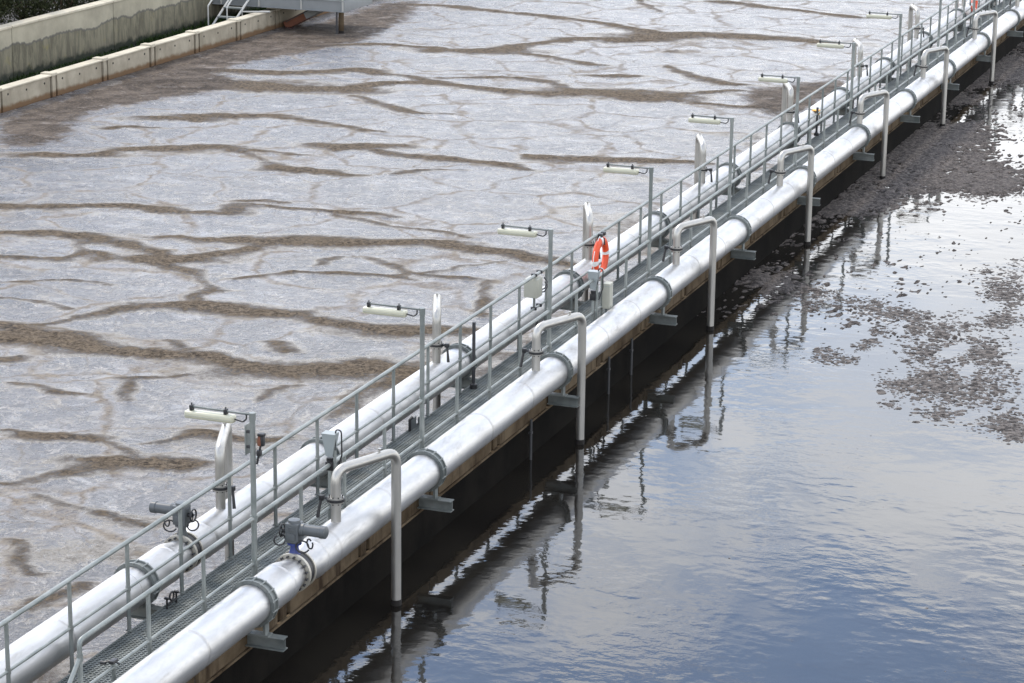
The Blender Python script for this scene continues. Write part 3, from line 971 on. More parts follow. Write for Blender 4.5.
# a few strays
p = rng.uniform((0.5, -2), (9, 40), (70, 2))
pts.append(p)
P = np.concatenate(pts)
cl = fbm(P[:, 0] * 1.9, P[:, 1] * 0.9, 77, 3)
keep = cl + rng.uniform(-0.24, 0.24, len(P)) > 0.46
keep[-70:] = True
P = P[keep]
n = len(P)
seg = 7
R = rng.gamma(2.4, 0.0098, n).clip(0.010, 0.10)
R[-70:] *= 0.5
ang = np.arange(seg)[None, :] * 2 * pi / seg + rng.uniform(0, 6, (n, 1))
rad = R[:, None] * rng.uniform(0.6, 1.25, (n, seg))
yaw_ = rng.uniform(0, pi, (n, 1))
ex = rng.uniform(0.9, 1.7, (n, 1))
lx, ly = np.cos(ang) * rad * ex, np.sin(ang) * rad
cx = P[:, :1] + lx * np.cos(yaw_) - ly * np.sin(yaw_)
cy = P[:, 1:] + lx * np.sin(yaw_) + ly * np.cos(yaw_)
hh = R * rng.uniform(0.05, 0.2, n)
base = np.stack([cx, cy, np.full_like(cx, -0.01)], -1)
mid = np.stack([P[:, :1] + (cx - P[:, :1]) * 0.75, P[:, 1:] + (cy - P[:, 1:]) * 0.75, np.repeat(hh[:, None], seg, 1) * rng.uniform(0.5, 1.0, (n, seg))], -1)
top = np.stack([P[:, 0], P[:, 1], hh * 1.2], -1)[:, None, :]
co = np.concatenate([base, mid, top], 1)
tr = []
for k in range(seg):
    k2 = (k + 1) % seg
    tr += [(k, k2, seg + k2), (k, seg + k2, seg + k), (seg + k, seg + k2, 2 * seg)]
tr = np.array(tr)[None] + (np.arange(n) * (2 * seg + 1))[:, None, None]
me = tri_soup('scum_chips', co.reshape(-1, 3), tr.reshape(-1, 3), M['chip'], True)
tag(link('scum_chips', me), 'scattered dark scum chips floating on the bright reflecting water', None, None, 'stuff')

# ------------------------------------------------------------------ dividing wall under the walkway
YA, YB = -12.0, 66.0
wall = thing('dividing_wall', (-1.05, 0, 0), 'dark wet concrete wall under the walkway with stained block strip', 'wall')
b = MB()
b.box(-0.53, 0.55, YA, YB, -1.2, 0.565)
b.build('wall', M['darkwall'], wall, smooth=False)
b = MB()
b.box(-0.50, 0.52, YA, YB, 0.568, 0.60)
b.build('core', M['joint'], wall, smooth=False)
b = MB()
b.box(0.553, 0.592, YA, YB, 0.532, 0.563)
b.build('ledge', M['strip'], wall, smooth=False)
blk = MB()
blk.box(0.523, 0.575, 0.0, 1.985, 0.568, 0.745, bev=0.012)
blkm = blk.mesh('block', M['strip'])
blk2 = MB()
blk2.box(0.523, 0.570, 0.0, 0.17, 0.568, 0.745, bev=0.012)
blkm2 = blk2.mesh('block', M['strip'])
y = YA + 0.62
while y < YB - 2.4:
    link('block', blkm, wall, (0, y, 0))
    link('block', blkm2, wall, (0, y + 2.07, 0))
    y += 2.33

for yy, lbl in ((6.09, 'nearest thin black drain pipe on the dark wall, right of the second bent pipe'),
                (9.75, 'second nearest thin black drain pipe on the dark wall'),
                (10.95, 'third nearest thin black drain pipe on the dark wall')):
    b = MB()
    b.tube([(0, 0, -0.5), (0, 0, 0.62)], 0.022, 8)
    b.box(-0.03, 0.02, -0.03, 0.03, 0.40, 0.43)
    o = b.build('drain_pipe', M['darksteel'])
    o.location = (-0.425, yy, 0)
    tag(o, lbl, 'pipe', 'thin drain pipes on the dark wall')

# ------------------------------------------------------------------ walkway deck
DECK = 0.78
deck = thing('walkway', (-1.22, 0, 0), 'long grey steel grating walkway running between the two pipes', 'walkway')
PW = 1.2725
b = MB()
nb = 27
for k in range(nb):
    yb = 0.014 + (PW - 0.03) * k / (nb - 1)
    b.box(-0.47, 0.47, yb - 0.0075, yb + 0.0075, DECK - 0.014, DECK)
for k in range(19):
    xb = -0.47 + 0.94 * k / 18
    b.box(xb - 0.007, xb + 0.007, 0.006, PW - 0.012, DECK - 0.012, DECK - 0.003)
for xb in (-0.478, 0.478):
    b.box(xb - 0.006, xb + 0.006, 0.004, PW - 0.008, DECK - 0.034, DECK + 0.002)
pm = b.mesh('grating_panel', M['grating'], smooth=False)
k0 = int((YA + 2.43) / PW)
for k in range(k0, int((YB + 2.43) / PW)):
    link('grating_panel', pm, deck, (0, -2.43 + k * PW, 0))
for xb in (-0.46, 0.46):
    b = MB()
    b.box(xb - 0.035, xb + 0.035, -2.43 + k0 * PW, YB, 0.605, DECK - 0.036)
    b.build('side_beam', M['clamp'], deck, smooth=False)

# ------------------------------------------------------------------ handrails
RT, RM = 1.839, 1.29


def post_mesh(h0, h1, r=0.024):
    b = MB()
    b.tube([(0, 0, h0), (0, 0, h1)], r, 10)
    b.lathe([(-0.03, 0.031), (0.03, 0.031)], 10, 'Z', (0, 0, RM))
    b.box(-0.03, 0.03, -0.035, 0.035, h0, h0 + 0.012)
    return b.mesh('post', M['galv'])


pm_post = post_mesh(DECK, RT)
rl = thing('handrail', (-1.704, 0, 0), 'grey tubular handrail on the foam side of the walkway', 'handrail', 'walkway handrails')
rr_ = thing('handrail', (-0.75, 0, 0), 'grey tubular handrail along the right pipe, ending in a sloped tube', 'handrail', 'walkway handrails')
b = MB(); b.tube([(0, YA, RT), (0, YB, RT)], 0.027, 12); b.build('top_rail', M['galv'], rl)
b = MB(); b.tube([(0, YA, RM), (0, YB, RM)], 0.019, 10); b.build('mid_rail', M['galv'], rl)
b = MB()
b.tube(fillet([(0, YB, RT), (0, -6.42, RT), (0, -6.42, DECK)], 0.07, 4), 0.027, 12)
b.build('top_rail', M['galv'], rr_)
b = MB()
b.tube([(0, -6.42, 1.66), (0.0, -7.35, 0.80)], 0.024, 10)
b.lathe([(-0.04, 0.034), (0.04, 0.034)], 10, 'Z', (0, -6.42, 1.66))
b.build('sloped_tube', M['galv'], rr_)
b = MB(); b.tube([(0, -9.2, RM), (0, YB, RM)], 0.021, 10); b.build('mid_rail', M['galv'], rr_)
for k in range(int((YA + 2.43) / PW), int((YB + 2.43) / PW) + 1):
    yk = -2.43 + k * PW
    link('post', pm_post, rl, (0, yk, 0))
    if k % 4 and yk > -6:
        link('post', pm_post, rr_, (0, yk, 0))
b = MB(); b.tube([(0, 0, DECK), (0, 0, RM + 0.06)], 0.022, 10)
o = b.build('short_post', M['galv'], rr_); o.location = (0, -5.75, 0)
b = MB()
b.box(-0.03, 0.03, -0.05, 0.05, RM + 0.05, RM + 0.085, bev=0.006)
b.tube([(-0.10, -0.02, RM + 0.045), (0.0, 0.0, RM + 0.075), (0.06, 0.03, RM + 0.03)], 0.012, 8)
b.lathe([(-0.03, 0.02), (0.03, 0.02)], 10, 'X', (-0.11, -0.02, RM + 0.04))
o = b.build('black_clamp', M['black'], rr_); o.location = (0, -5.75, 0)

# ------------------------------------------------------------------ main pipes
PR = 0.235
PZR, PZL = 1.135, 1.02
XR, XL = -0.385, -2.03
SP = 5.09
Y0 = -3.20


def section(name, prof):
    b = MB()
    b.lathe(prof, 40, 'Y')
    return b.mesh(name, M['pipe'])


def weld(s, r=PR):
    return [(s - 0.05, r), (s - 0.010, r), (s - 0.005, r + 0.0028), (s + 0.005, r + 0.0028), (s + 0.010, r), (s + 0.05, r)]


plain = section('pipe_section', [(0.002, PR)] + weld(1.9) + weld(3.55) + [(SP - 0.002, PR)])


def valve_prof(yv):
    s = yv - Y0
    return [(0.002, PR)] + weld(s - 0.48) + [(s - 0.40, PR), (s - 0.36, PR - 0.003), (s - 0.20, PR - 0.042), (s - 0.16, PR - 0.048), (s - 0.10, PR - 0.05)], \
           [(s + 0.10, PR - 0.05), (s + 0.14, PR - 0.045), (s + 0.30, PR - 0.012), (s + 0.36, PR)] + weld(s + 0.44) + [(SP - 0.002, PR)]


pipes = {}
for side, xc, zc, yv, lbl in (('r', XR, PZR, -2.12, 'thick bright steel pipe right of the walkway above the dark water'),
                              ('l', XL, PZL, -1.78, 'thick pale steel pipe left of the walkway above the foam')):
    p = thing('main_pipe', (xc, 0, zc), lbl, 'pipe', 'thick main pipes beside the walkway')
    pipes[side] = p
    a, c = valve_prof(yv)
    for pr in (a, c):
        link('pipe_section', section('pipe_section', pr), p, (0, Y0, 0))
    for i in range(-2, 14):
        if i != 0:
            link('pipe_section', plain, p, (0, Y0 + i * SP, 0))

# clamps on cantilever beams
b = MB()
e = PR
b.lathe([(-0.062, e + 0.003), (-0.062, e + 0.046), (-0.040, e + 0.048), (-0.036, e + 0.028), (0.036, e + 0.028),
         (0.040, e + 0.048), (0.062, e + 0.046), (0.062, e + 0.003)], 40, 'Y', closed=True)
for k in range(14):
    a = 2 * pi * (k + 0.5) / 14
    cx_, cz_ = cos(a) * (e + 0.038), sin(a) * (e + 0.038)
    b.tube([(cx_, -0.075, cz_), (cx_, 0.075, cz_)], 0.012, 6)
ringm = b.mesh('clamp_ring', M['clamp'])


def support_parts(sgn, xc, zc):
    """origin at the wall face, beam runs outwards (sgn) under the pipe."""
    L = 0.475
    bm_ = MB()
    x0, x1 = (0.0, sgn * L) if sgn > 0 else (sgn * 0.86, 0.0)
    zt = 0.765
    bm_.box(x0, x1, -0.062, 0.062, zt - 0.012, zt)
    bm_.box(x0, x1, -0.062, 0.062, zt - 0.150, zt - 0.138)
    bm_.box(x0, x1, -0.006, 0.006, zt - 0.138, zt - 0.012)
    beam = bm_.mesh('beam', M['clamp'], smooth=False)
    st = MB()
    for s2 in (-1, 1):
        xa = xc + s2 * 0.13
        za = zc - math.sqrt((PR + 0.03) ** 2 - 0.13 ** 2)
        st.box(min(xa, xa + 0.03), max(xa, xa + 0.03), -0.05, 0.05, zt, za + 0.02)
    st.box(xc - 0.2, xc + 0.2, -0.06, 0.06, zt, zt + 0.012)
    return beam, st.mesh('strut', M['clamp'], smooth=False)


for sgn, xw, xc, zc, yo, lab in ((1, -0.474, XR, PZR, 0.0, 'clamp ring and beam under the right pipe over dark water, %s of its row'),
                                 (-1, -1.605, XL, PZL, 0.27, 'clamp ring and bracket under the left pipe over foam, %s of its row')):
    beam, strut = support_parts(sgn, xc - xw, zc)
    first = None
    for i in range(13):
        loc = (xw, Y0 + yo + i * SP, 0)
        l2 = lab % ORD[i]
        if first is None:
            first = thing('pipe_support', loc, l2, 'pipe support', 'clamp brackets under the pipes')
            link('beam', beam, first)
            link('strut', strut, first)
            o = link('clamp_ring', ringm, first)
            o.location = (xc - xw, 0, zc)
        else:
            copy_tree(first, loc, l2)

# ------------------------------------------------------------------ bent dropper pipes
def dropper(name, off, ztop, zbase, lever_sgn, loc, lbl, grp):
    t = thing(name, loc, lbl, 'bent pipe', grp)
    ox, oy = off
    b = MB()
    b.tube(fillet([(ox, oy, zbase - 0.03), (ox, oy, ztop), (0, 0, ztop), (0, 0, -0.85)], 0.17, 8), 0.062, 20)
    b.build('bent_tube', M['stainless'], t)
    b = MB()
    zf = zbase + 0.27
    for s in (-1, 1):
        b.lathe([(zf + s * 0.016, 0.064), (zf + s * 0.016, 0.098), (zf + s * 0.034, 0.098), (zf + s * 0.034, 0.064)], 24, 'Z', (ox, oy, 0), closed=True)
    b.build('flange', M['stainless'], t)
    b = MB()
    b.lathe([(zf - 0.0155, 0.063), (zf - 0.0155, 0.112), (zf + 0.0155, 0.112), (zf + 0.0155, 0.063)], 24, 'Z', (ox, oy, 0), closed=True)
    for k in range(8):
        a = 2 * pi * k / 8
        b.tube([(ox + cos(a) * 0.085, oy + sin(a) * 0.085, zf - 0.05), (ox + cos(a) * 0.085, oy + sin(a) * 0.085, zf + 0.05)], 0.008, 6)
    v = b.build('valve_body', M['black'], t)
    b = MB()
    s = lever_sgn
    b.tube([(ox + s * 0.09, oy, zf), (ox + s * 0.155, oy - 0.02, zf + 0.012)], 0.016, 8)
    b.box(ox + s * 0.175 - 0.03, ox + s * 0.175 + 0.03, oy - 0.05, oy + 0.01, zf - 0.02, zf + 0.04, bev=0.006)
    b.tube([(ox + s * 0.175, oy - 0.02, zf + 0.02), (ox + s * 0.195, oy - 0.04, zf - 0.08), (ox + s * 0.215, oy - 0.06, zf - 0.235)], [0.019, 0.018, 0.024], 8)
    b.build('lever', M['black'], v)
    b = MB()
    b.tube([(0, 0, -0.30), (0, 0, 0.055), (0, 0, 0.075)], [0.068, 0.068, 0.0635], 18)
    b.build('wet_collar', M['joint'], t)
    b = MB()
    kx, ky = ox * 0.28, oy * 0.28
    b.tube([(kx, ky, ztop + 0.05), (kx, ky, ztop + 0.085)], 0.013, 8)
    b.tube([(kx, ky, ztop + 0.085), (kx, ky, ztop + 0.105)], 0.022, 8)
    b.build('vent_plug', M['stainless'], t)
    return t


rd = dropper('dropper_pipe', (-0.385, -0.95), 2.01, PZR + PR, -1, (0, 0, 0),
             'bent steel pipe dropping into dark water, nearest of the right row', 'bent pipes dropping into the tanks')
ld = dropper('dropper_pipe', (0.38, -0.96), 2.02, PZL + PR, 1, (-2.41, 0.2, 0),
             'bent steel pipe dropping into the foam, nearest of the left row', 'bent pipes dropping into the tanks')
for i in range(1, 9):
    copy_tree(rd, (0, 7.1 * i, 0), 'bent steel pipe dropping into dark water, %s of the right row' % ORD[i])
    copy_tree(ld, (-2.41, 0.2 + 7.1 * i, 0), 'bent steel pipe dropping into the foam, %s of the left row' % ORD[i])

# ------------------------------------------------------------------ lamps
lm = thing('walkway_lamp', (-0.75, -2.43, DECK), 'pale tube lamp on a tall grey post, nearest of the walkway lamps', 'lamp', 'tube lamps along the walkway')
LH = 3.085 - DECK
b = MB()
b.tube([(0, 0, 0), (0, 0, LH)], 0.033, 12)
b.lathe([(-0.045, 0.04), (0.045, 0.04)], 12, 'Z', (0, 0, LH - 0.02))
for zz in (RT - DECK, RM - DECK):
    b.lathe([(-0.035, 0.043), (0.035, 0.043)], 12, 'Z', (0, 0, zz))
b.box(-0.06, 0.06, -0.06, 0.06, 0, 0.014)
b.build('post', M['galv'], lm)
b = MB(); b.tube([(0.0, 0, LH), (-0.80, 0, LH + 0.01)], 0.013, 10); b.build('arm', M['clamp'], lm)
b = MB()
b.box(-0.845, -0.225, -0.062, 0.062, LH - 0.125, LH - 0.035, bev=0.028)
lens = b.build('lamp_tube', M['cream'], lm, angle=60)
b = MB(); b.box(-0.835, -0.235, -0.066, 0.066, LH - 0.092, LH - 0.083, bev=0.003); b.build('tray_seam', M['beige'], lens)
for xk in (-0.77, -0.335):
    b = MB()
    b.box(xk - 0.018, xk + 0.018, -0.03, 0.03, LH - 0.035, LH + 0.03, bev=0.005)
    b.tube([(xk, 0, LH + 0.03), (xk, 0, LH + 0.055)], 0.008, 6)
    b.build('clip', M['black'], lm)
b = MB()
b.tube(fillet([(-0.225, 0, LH - 0.08), (-0.12, 0, LH - 0.10), (-0.075, 0, LH - 0.06), (-0.075, 0, LH)], 0.03, 4), 0.010, 8)
b.build('cable', M['black'], lm)
for i in range(1, 12):
    copy_tree(lm, (-0.75, -2.43 + SP * i, DECK), 'pale tube lamp on a tall grey post, %s of the walkway lamps' % ORD[i])

# small things clipped to the nearest lamp post
t = thing('clip_on_sign', (-0.75, -2.43, 2.62), 'thin grey plate clipped to the left side of the nearest lamp post', 'sign plate')
b = MB(); b.box(-0.088, -0.074, -0.03, 0.11, -0.02, 0.34, bev=0.003); b.build('plate', M['galv'], t)
for zz in (0.06, 0.24):
    b = MB(); b.box(-0.075, -0.03, -0.01, 0.02, zz, zz + 0.03); b.build('bracket', M['darksteel'], t)
t = thing('warning_beacon', (-0.75, -2.43, 2.62), 'small orange and black beacon clipped to the right of the nearest lamp post', 'beacon')
b = MB(); b.lathe([(0.10, 0.030), (0.12, 0.036), (0.20, 0.030), (0.215, 0.02)], 14, 'Z', (0.085, 0.02, 0)); b.build('orange_lens', M['rust'], t)
b = MB()
b.box(0.06, 0.14, -0.01, 0.06, 0.215, 0.25, bev=0.01); b.box(0.10, 0.135, -0.01, 0.05, 0.10, 0.215, bev=0.008)
b.tube([(0.09, 0.02, 0.10), (0.075, 0.01, 0.02), (0.05, 0.0, -0.12)], 0.014, 8); b.box(0.05, 0.10, -0.02, 0.04, -0.02, 0.05, bev=0.008)
b.build('housing', M['black'], t)

# ------------------------------------------------------------------ motor valves
def loop(c, r, ax, n=14, r2=0.010, ph=0.0, tilt=0.3):
    pts = []
    for k in range(n + 1):
        a = ph + 2 * pi * k / n * 0.92
        pts.append((c[0] + r * cos(a) * ax[0], c[1] + r * cos(a) * ax[1] + 0.02 * k / n, c[2] + r * sin(a)))
    return pts, r2


def motor_valve(loc, sgn, lbl):
    """origin on the pipe axis at the flange joint; sgn = side the motor points to."""
    t = thing('motor_valve', loc, lbl, 'valve', 'motor valves on the pipes')
    b = MB()
    fr = PR + 0.002
    b.lathe([(-0.085, PR - 0.055), (-0.085, fr), (-0.045, fr), (-0.045, PR - 0.055)], 36, 'Y', closed=True)
    b.lathe([(0.070, PR - 0.055), (0.070, fr), (0.095, fr), (0.095, PR - 0.055)], 36, 'Y', closed=True)
    fl = b.build('flange', M['coping_steel'], t)
    b = MB()
    b.lathe([(-0.044, PR - 0.06), (-0.044, fr - 0.015), (0.069, fr - 0.015), (0.069, PR - 0.06)], 36, 'Y', closed=True)
    b.build('valve_disc_body', M['black'], t)
    b = MB()
    for k in range(16):
        a = 2 * pi * (k + 0.5) / 16
        cx_, cz_ = cos(a) * (fr - 0.03), sin(a) * (fr - 0.03)
        b.tube([(cx_, -0.13, cz_), (cx_, 0.13, cz_)], 0.012, 6)
        for yy in (-0.125, 0.105):
            b.tube([(cx_, yy, cz_), (cx_, yy + 0.02, cz_)], 0.015, 6)
    b.build('bolts', M['darksteel'], fl)
    b = MB()
    b.lathe([(PR - 0.02, 0.07), (PR + 0.05, 0.05), (PR + 0.10, 0.05), (PR + 0.10, 0.085), (PR + 0.125, 0.085)], 18, 'Z')
    b.build('neck', M['blue'] if sgn > 0 else M['motor'], t)
    b = MB()
    b.box(-0.085, 0.085, -0.085, 0.085, PR + 0.126, PR + 0.37, bev=0.02)
    b.lathe([(-0.02, 0.10), (0.02, 0.10)], 20, 'Z', (0, 0, PR + 0.31))
    b.lathe([(PR + 0.37, 0.075), (PR + 0.40, 0.07), (PR + 0.405, 0.02)], 18, 'Z')
    b.box(-0.05, 0.05, -0.10, -0.085, PR + 0.17, PR + 0.25, bev=0.005)
    b.build('gearbox', M['motor'], t)
    b = MB()
    zc = PR + 0.29
    b.lathe([(sgn * 0.085, 0.075), (sgn * 0.13, 0.080), (sgn * 0.14, 0.068), (sgn * 0.33, 0.068), (sgn * 0.335, 0.076), (sgn * 0.40, 0.074), (sgn * 0.415, 0.05)],
            22, 'X', (0, 0, zc))
    b.build('motor', M['motor'], t)
    b = MB()
    s = -sgn
    b.lathe([(s * 0.085, 0.028), (s * 0.15, 0.028)], 12, 'X', (0, 0, zc - 0.04))
    ring = []
    for k in range(17):
        a = 2 * pi * k / 16
        ring.append((s * 0.155, cos(a) * 0.075, zc - 0.04 + sin(a) * 0.075))
    b.tube(ring, 0.011, 8, cap=False)
    for k in range(3):
        a = 2 * pi * k / 3
        b.tube([(s * 0.155, 0, zc - 0.04), (s * 0.155, cos(a) * 0.075, zc - 0.04 + sin(a) * 0.075)], 0.008, 6)
    b.build('hand_wheel', M['black'], t)
    for p, r in (loop((sgn * 0.13, -0.07, PR + 0.10), 0.075, (1, 0.3)),
                 loop((sgn * 0.20, -0.02, PR + 0.13), 0.06, (0.8, -0.5), ph=1.0),
                 loop((-sgn * 0.17, -0.05, PR + 0.14), 0.065, (0.8, 0.6), ph=2.0)):
        b = MB()
        b.tube(p, r, 8)
        b.build('cable', M['black'], t)
    return t


M['coping_steel'] = metal_mat('cream_flange_steel', (0.36, 0.335, 0.28), (0.48, 0.45, 0.38), 0.45, 0.45)
motor_valve((XR, -2.12, PZR), 1, 'grey motor valve with blue neck and bolted flange on the right pipe')
motor_valve((XL, -1.78, PZL), -1, 'grey motor valve with black hand wheel on the left pipe')

# ------------------------------------------------------------------ posts with tapered hoods, boxes
def frustum(b, cx, cy, z0, z1, a0, a1, d0, d1):
    vs = [(cx - a0, cy - d0, z0), (cx + a0, cy - d0, z0), (cx + a0, cy + d0, z0), (cx - a0, cy + d0, z0),
          (cx - a1, cy - d1, z1), (cx + a1, cy - d1, z1), (cx + a1, cy + d1, z1), (cx - a1, cy + d1, z1)]
    b.add(vs, [(3, 2, 1, 0), (4, 5, 6, 7), (0, 1, 5, 4), (1, 2, 6, 5), (2, 3, 7, 6), (3, 0, 4, 7)])


def hood_post(loc, zb, zt, lbl, box):
    t = thing('control_post', loc, lbl, 'control post', 'posts with tapered grey hoods')
    b = MB()
    b.box(-0.022, 0.022, -0.03, 0.03, 0, zb - 0.10, bev=0.004)
    b.box(0.045, 0.075, -0.02, 0.02, 0.15, zb + 0.10, bev=0.004)
    b.box(-0.06, 0.09, -0.06, 0.06, 0, 0.014)
    b.build('post', M['galv'], t)
    b = MB()
    frustum(b, 0, 0, zb + 0.02, zt, 0.045, 0.088, 0.04, 0.070)
    b.box(-0.091, 0.091, -0.073, 0.073, zt, zt + 0.010, bev=0.004)
    b.build('hood', M['hood'], t, smooth=False)
    b = MB()
    b.lathe([(zb - 0.12, 0.03), (zb - 0.08, 0.045), (zb - 0.002, 0.05)], 14, 'Z')
    b.box(-0.05, 0.05, -0.045, -0.03, zb - 0.16, zb - 0.05, bev=0.005)
    b.build('socket', M['black'], t)
    b = MB()
    b.tube(fillet([(0.06, 0, zb + 0.02), (0.075, 0, zt + 0.06), (0.15, 0, zt + 0.05), (0.155, 0, zb + 0.05), (0.09, 0, zb - 0.15)], 0.05, 5), 0.010, 8)
    b.build('cable', M['black'], t)
    if box:
        b = MB()
        b.box(0.085, 0.215, 0.18, 0.36, box[0], box[1], bev=0.02)
        bx = b.build('box', M['beige'], t)
        b = MB(); b.box(0.082, 0.218, 0.177, 0.363, box[1] - 0.05, box[1] - 0.043, bev=0.002); b.build('lid_seam', M['hood'], bx)
        b = MB(); b.tube([(0.13, 0.27, 0.0), (0.13, 0.27, box[0])], 0.02, 8); b.build('box_leg', M['galv'], t)
    return t


hood_post((-0.75, -0.30, DECK), 1.15, 1.46, 'post with a tapered grey hood and looped black cable by the nearest right bent pipe', None)
hood_post((-0.75, 9.87, DECK), 0.88, 1.19, 'post with tapered grey hood and beige box in front of the life ring', (0.54, 0.96))

t = thing('switch_box', (-1.74, 9.78, 1.64), 'beige switch box hung on the left handrail with black cables', 'switch box')
b = MB(); b.box(-0.11, 0.11, -0.13, 0.13, -0.16, 0.15, bev=0.012); bx = b.build('box', M['beige'], t)
b = MB(); b.box(-0.115, 0.115, -0.142, -0.131, -0.15, 0.14, bev=0.004); b.build('door', M['beige'], bx)
for pth in ([(0.05, 0.13, -0.10), (0.12, 0.22, -0.06), (0.13, 0.3, 0.03), (0.06, 0.34, 0.08)],
            [(0.02, 0.13, -0.13), (0.1, 0.25, -0.13), (0.13, 0.33, -0.05), (0.06, 0.38, 0.0)]):
    b = MB()
    b.tube(fillet(pth, 0.04, 4), 0.012, 8)
    b.build('cable', M['black'], t)
for yy in (-0.05, 0.20):
    for z0_ in (0.18, -0.375):
        b = MB()
        b.box(-0.02, 0.075, yy - 0.02, yy + 0.02, z0_, z0_ + 0.052, bev=0.006)
        b.build('rail_clip', M['black'], t)
b = MB(); b.box(0.0, 0.03, -0.02, 0.02, -0.35, 0.2); b.build('bracket', M['clamp'], t)


# ------------------------------------------------------------------ life rings
def life_ring(loc, lbl):
    t = thing('life_ring', loc, lbl, 'life ring', 'orange life rings on the handrail')
    R_, r_, n, m = 0.285, 0.085, 48, 12

    def tor(a0, a1, k, sc):
        b = MB()
        vs, fs = [], []
        full = abs(a1 - a0 - 2 * pi) < 1e-6
        for i in range(k + (0 if full else 1)):
            a = a0 + (a1 - a0) * i / k
            for j in range(m):
                c = 2 * pi * j / m
                rr = R_ + r_ * sc * cos(c)
                vs.append((r_ * 0.62 * sc * sin(c), rr * cos(a), rr * sin(a)))
        rows = len(vs) // m
        for i in range(k):
            i2 = (i + 1) % rows
            for j in range(m):
                j2 = (j + 1) % m
                fs.append((i * m + j, i * m + j2, i2 * m + j2, i2 * m + j))
        b.add(vs, fs)
        return b
    tor(0, 2 * pi, n, 1.0).build('ring', M['orange'], t)
    for k in range(4):
        a = k * pi / 2 + 0.12
        tor(a - 0.12, a + 0.12, 5, 1.05).build('white_band', M['white'], t)
    b = MB()
    b.box(-0.06, 0.03, -0.05, 0.05, 0.34, 0.42, bev=0.01)
    b.tube([(-0.02, 0.03, 0.36), (0.05, 0.03, 0.33), (0.06, 0.03, 0.22)], 0.014, 8)
    b.box(-0.05, 0.03, 0.10, 0.2, 0.36, 0.42, bev=0.01)
    b.build('hook', M['black'], t)
    b = MB()
    pts = []
    for k in range(33):
        a = 2 * pi * k / 32
        rr = 0.372 + 0.018 * cos(4 * a)
        pts.append((0.0, rr * cos(a), rr * sin(a)))
    b.tube(pts, 0.007, 6, cap=False)
    b.build('grab_line', M['white'], t)
    return t


life_ring((-1.645, 12.92, 1.44), 'orange life ring with white bands hung on the left handrail by the beige box')
lr2 = life_ring((-1.645, 48.6, 1.46), 'red life ring with white band on the left handrail far along the walkway')

# ------------------------------------------------------------------ small fittings on the deck
for (x, y, lbl, sc) in ((-1.60, 6.77, 'tall black stop rod standing at the left edge of the walkway by the second lamp', 1.03),
                        (-1.60, 9.57, 'short black stop rod at the left edge of the walkway below the switch box', 0.40),
                        (-0.90, 13.05, 'short black stop rod standing on the right side of the walkway past the hood post', 0.25),
                        (-1.70, 28.9, 'thin black stop rod beside the yellow tag on the left rail', 0.66)):
    t = thing('stop_rod', (x, y, DECK), lbl, 'stop rod', 'black stop rods on the walkway')
    b = MB(); b.tube([(0, 0, 0.02), (0, 0, sc)], 0.026 if sc > 0.5 else 0.022, 10); b.build('rod', M['darksteel'], t)
    b = MB()
    b.lathe([(0.0, 0.06), (0.06, 0.055), (0.08, 0.03)], 14, 'Z')
    b.build('foot', M['black'], t)
t = thing('hand_tap', (-1.62, -2.85, DECK), 'small black twin tap on the left deck edge by the nearest left clamp', 'tap')
b = MB()
for yy in (-0.11, 0.12):
    b.tube([(0, yy, 0), (0, yy, 0.13)], 0.012, 8)
    b.box(-0.03, 0.03, yy - 0.015, yy + 0.015, 0.12, 0.145, bev=0.004)
b.build('spindle', M['black'], t)
b = MB()
pts = [(0, 0.01 + cos(2 * pi * k / 14) * 0.05, 0.12 + sin(2 * pi * k / 14) * 0.05) for k in range(15)]
b.tube(pts, 0.012, 8, cap=False)
b.tube([(0, -0.11, 0.05), (0, 0.12, 0.05)], 0.012, 8)
b.build('wheel', M['black'], t)
t = thing('deck_bracket', (-1.66, 4.72, DECK), 'dark plate bracket at the left deck edge by the third near rail post', 'bracket')
b = MB()
b.box(-0.012, 0.0, -0.28, -0.05, -0.02, 0.15, bev=0.004); b.box(-0.012, 0.0, 0.02, 0.22, -0.02, 0.11, bev=0.004)
b.build('plate', M['motor'], t)
b = MB(); b.tube([(0, -0.30, 0), (0, -0.30, 0.17), (0.03, -0.26, 0.20)], 0.022, 8); b.build('stub', M['black'], t)
t = thing('yellow_tag', (-1.93, 29.6, PZL + PR - 0.02), 'small yellow tag strapped over the left pipe past the fifth lamp', 'tag')
b = MB(); b.box(-0.06, 0.10, -0.10, 0.10, 0.0, 0.02, bev=0.006); b.box(0.10, 0.12, -0.08, 0.08, -0.08, 0.02, bev=0.005); b.build('plate', M['yellow'], t)
b = MB()
b.lathe([(-0.02, PR + 0.003), (-0.02, PR + 0.009), (0.02, PR + 0.009), (0.02, PR + 0.003)], 30, 'Y', (-0.10, 0, -PR + 0.02), closed=True)
b.build('strap', M['darksteel'], t)

# ------------------------------------------------------------------ left tank wall
TW = -22.5
tw = thing('tank_wall', (TW, 0, 0), 'low pale precast concrete wall along the far left edge of the foam', 'wall')
TWH = 0.60
JP = 2.72
J0 = 27.35
b = MB()
b.box(-0.30, -0.10, 4, 110, -1.0, TWH - 0.10)
b.build('core', M['joint'], tw, smooth=False)
b = MB()
b.box(-0.095, 0.0, 0.19, JP - 0.19, -0.4, TWH - 0.045, bev=0.008)
pnl = b.mesh('panel', M['panel'])
b = MB()
for (yy, zz) in ((0.45, 0.42), (1.35, 0.40), (2.25, 0.42)):
    b.lathe([(-0.002, 0.03), (0.006, 0.03), (0.006, 0.02)], 10, 'X', (0, yy, zz))
plug = b.mesh('bolt_plug', M['joint'])
b = MB()
b.box(-0.095, 0.010, -0.085, 0.085, -0.4, TWH - 0.045, bev=0.008)
pil = b.mesh('pilaster', M['panel'])
b = MB()
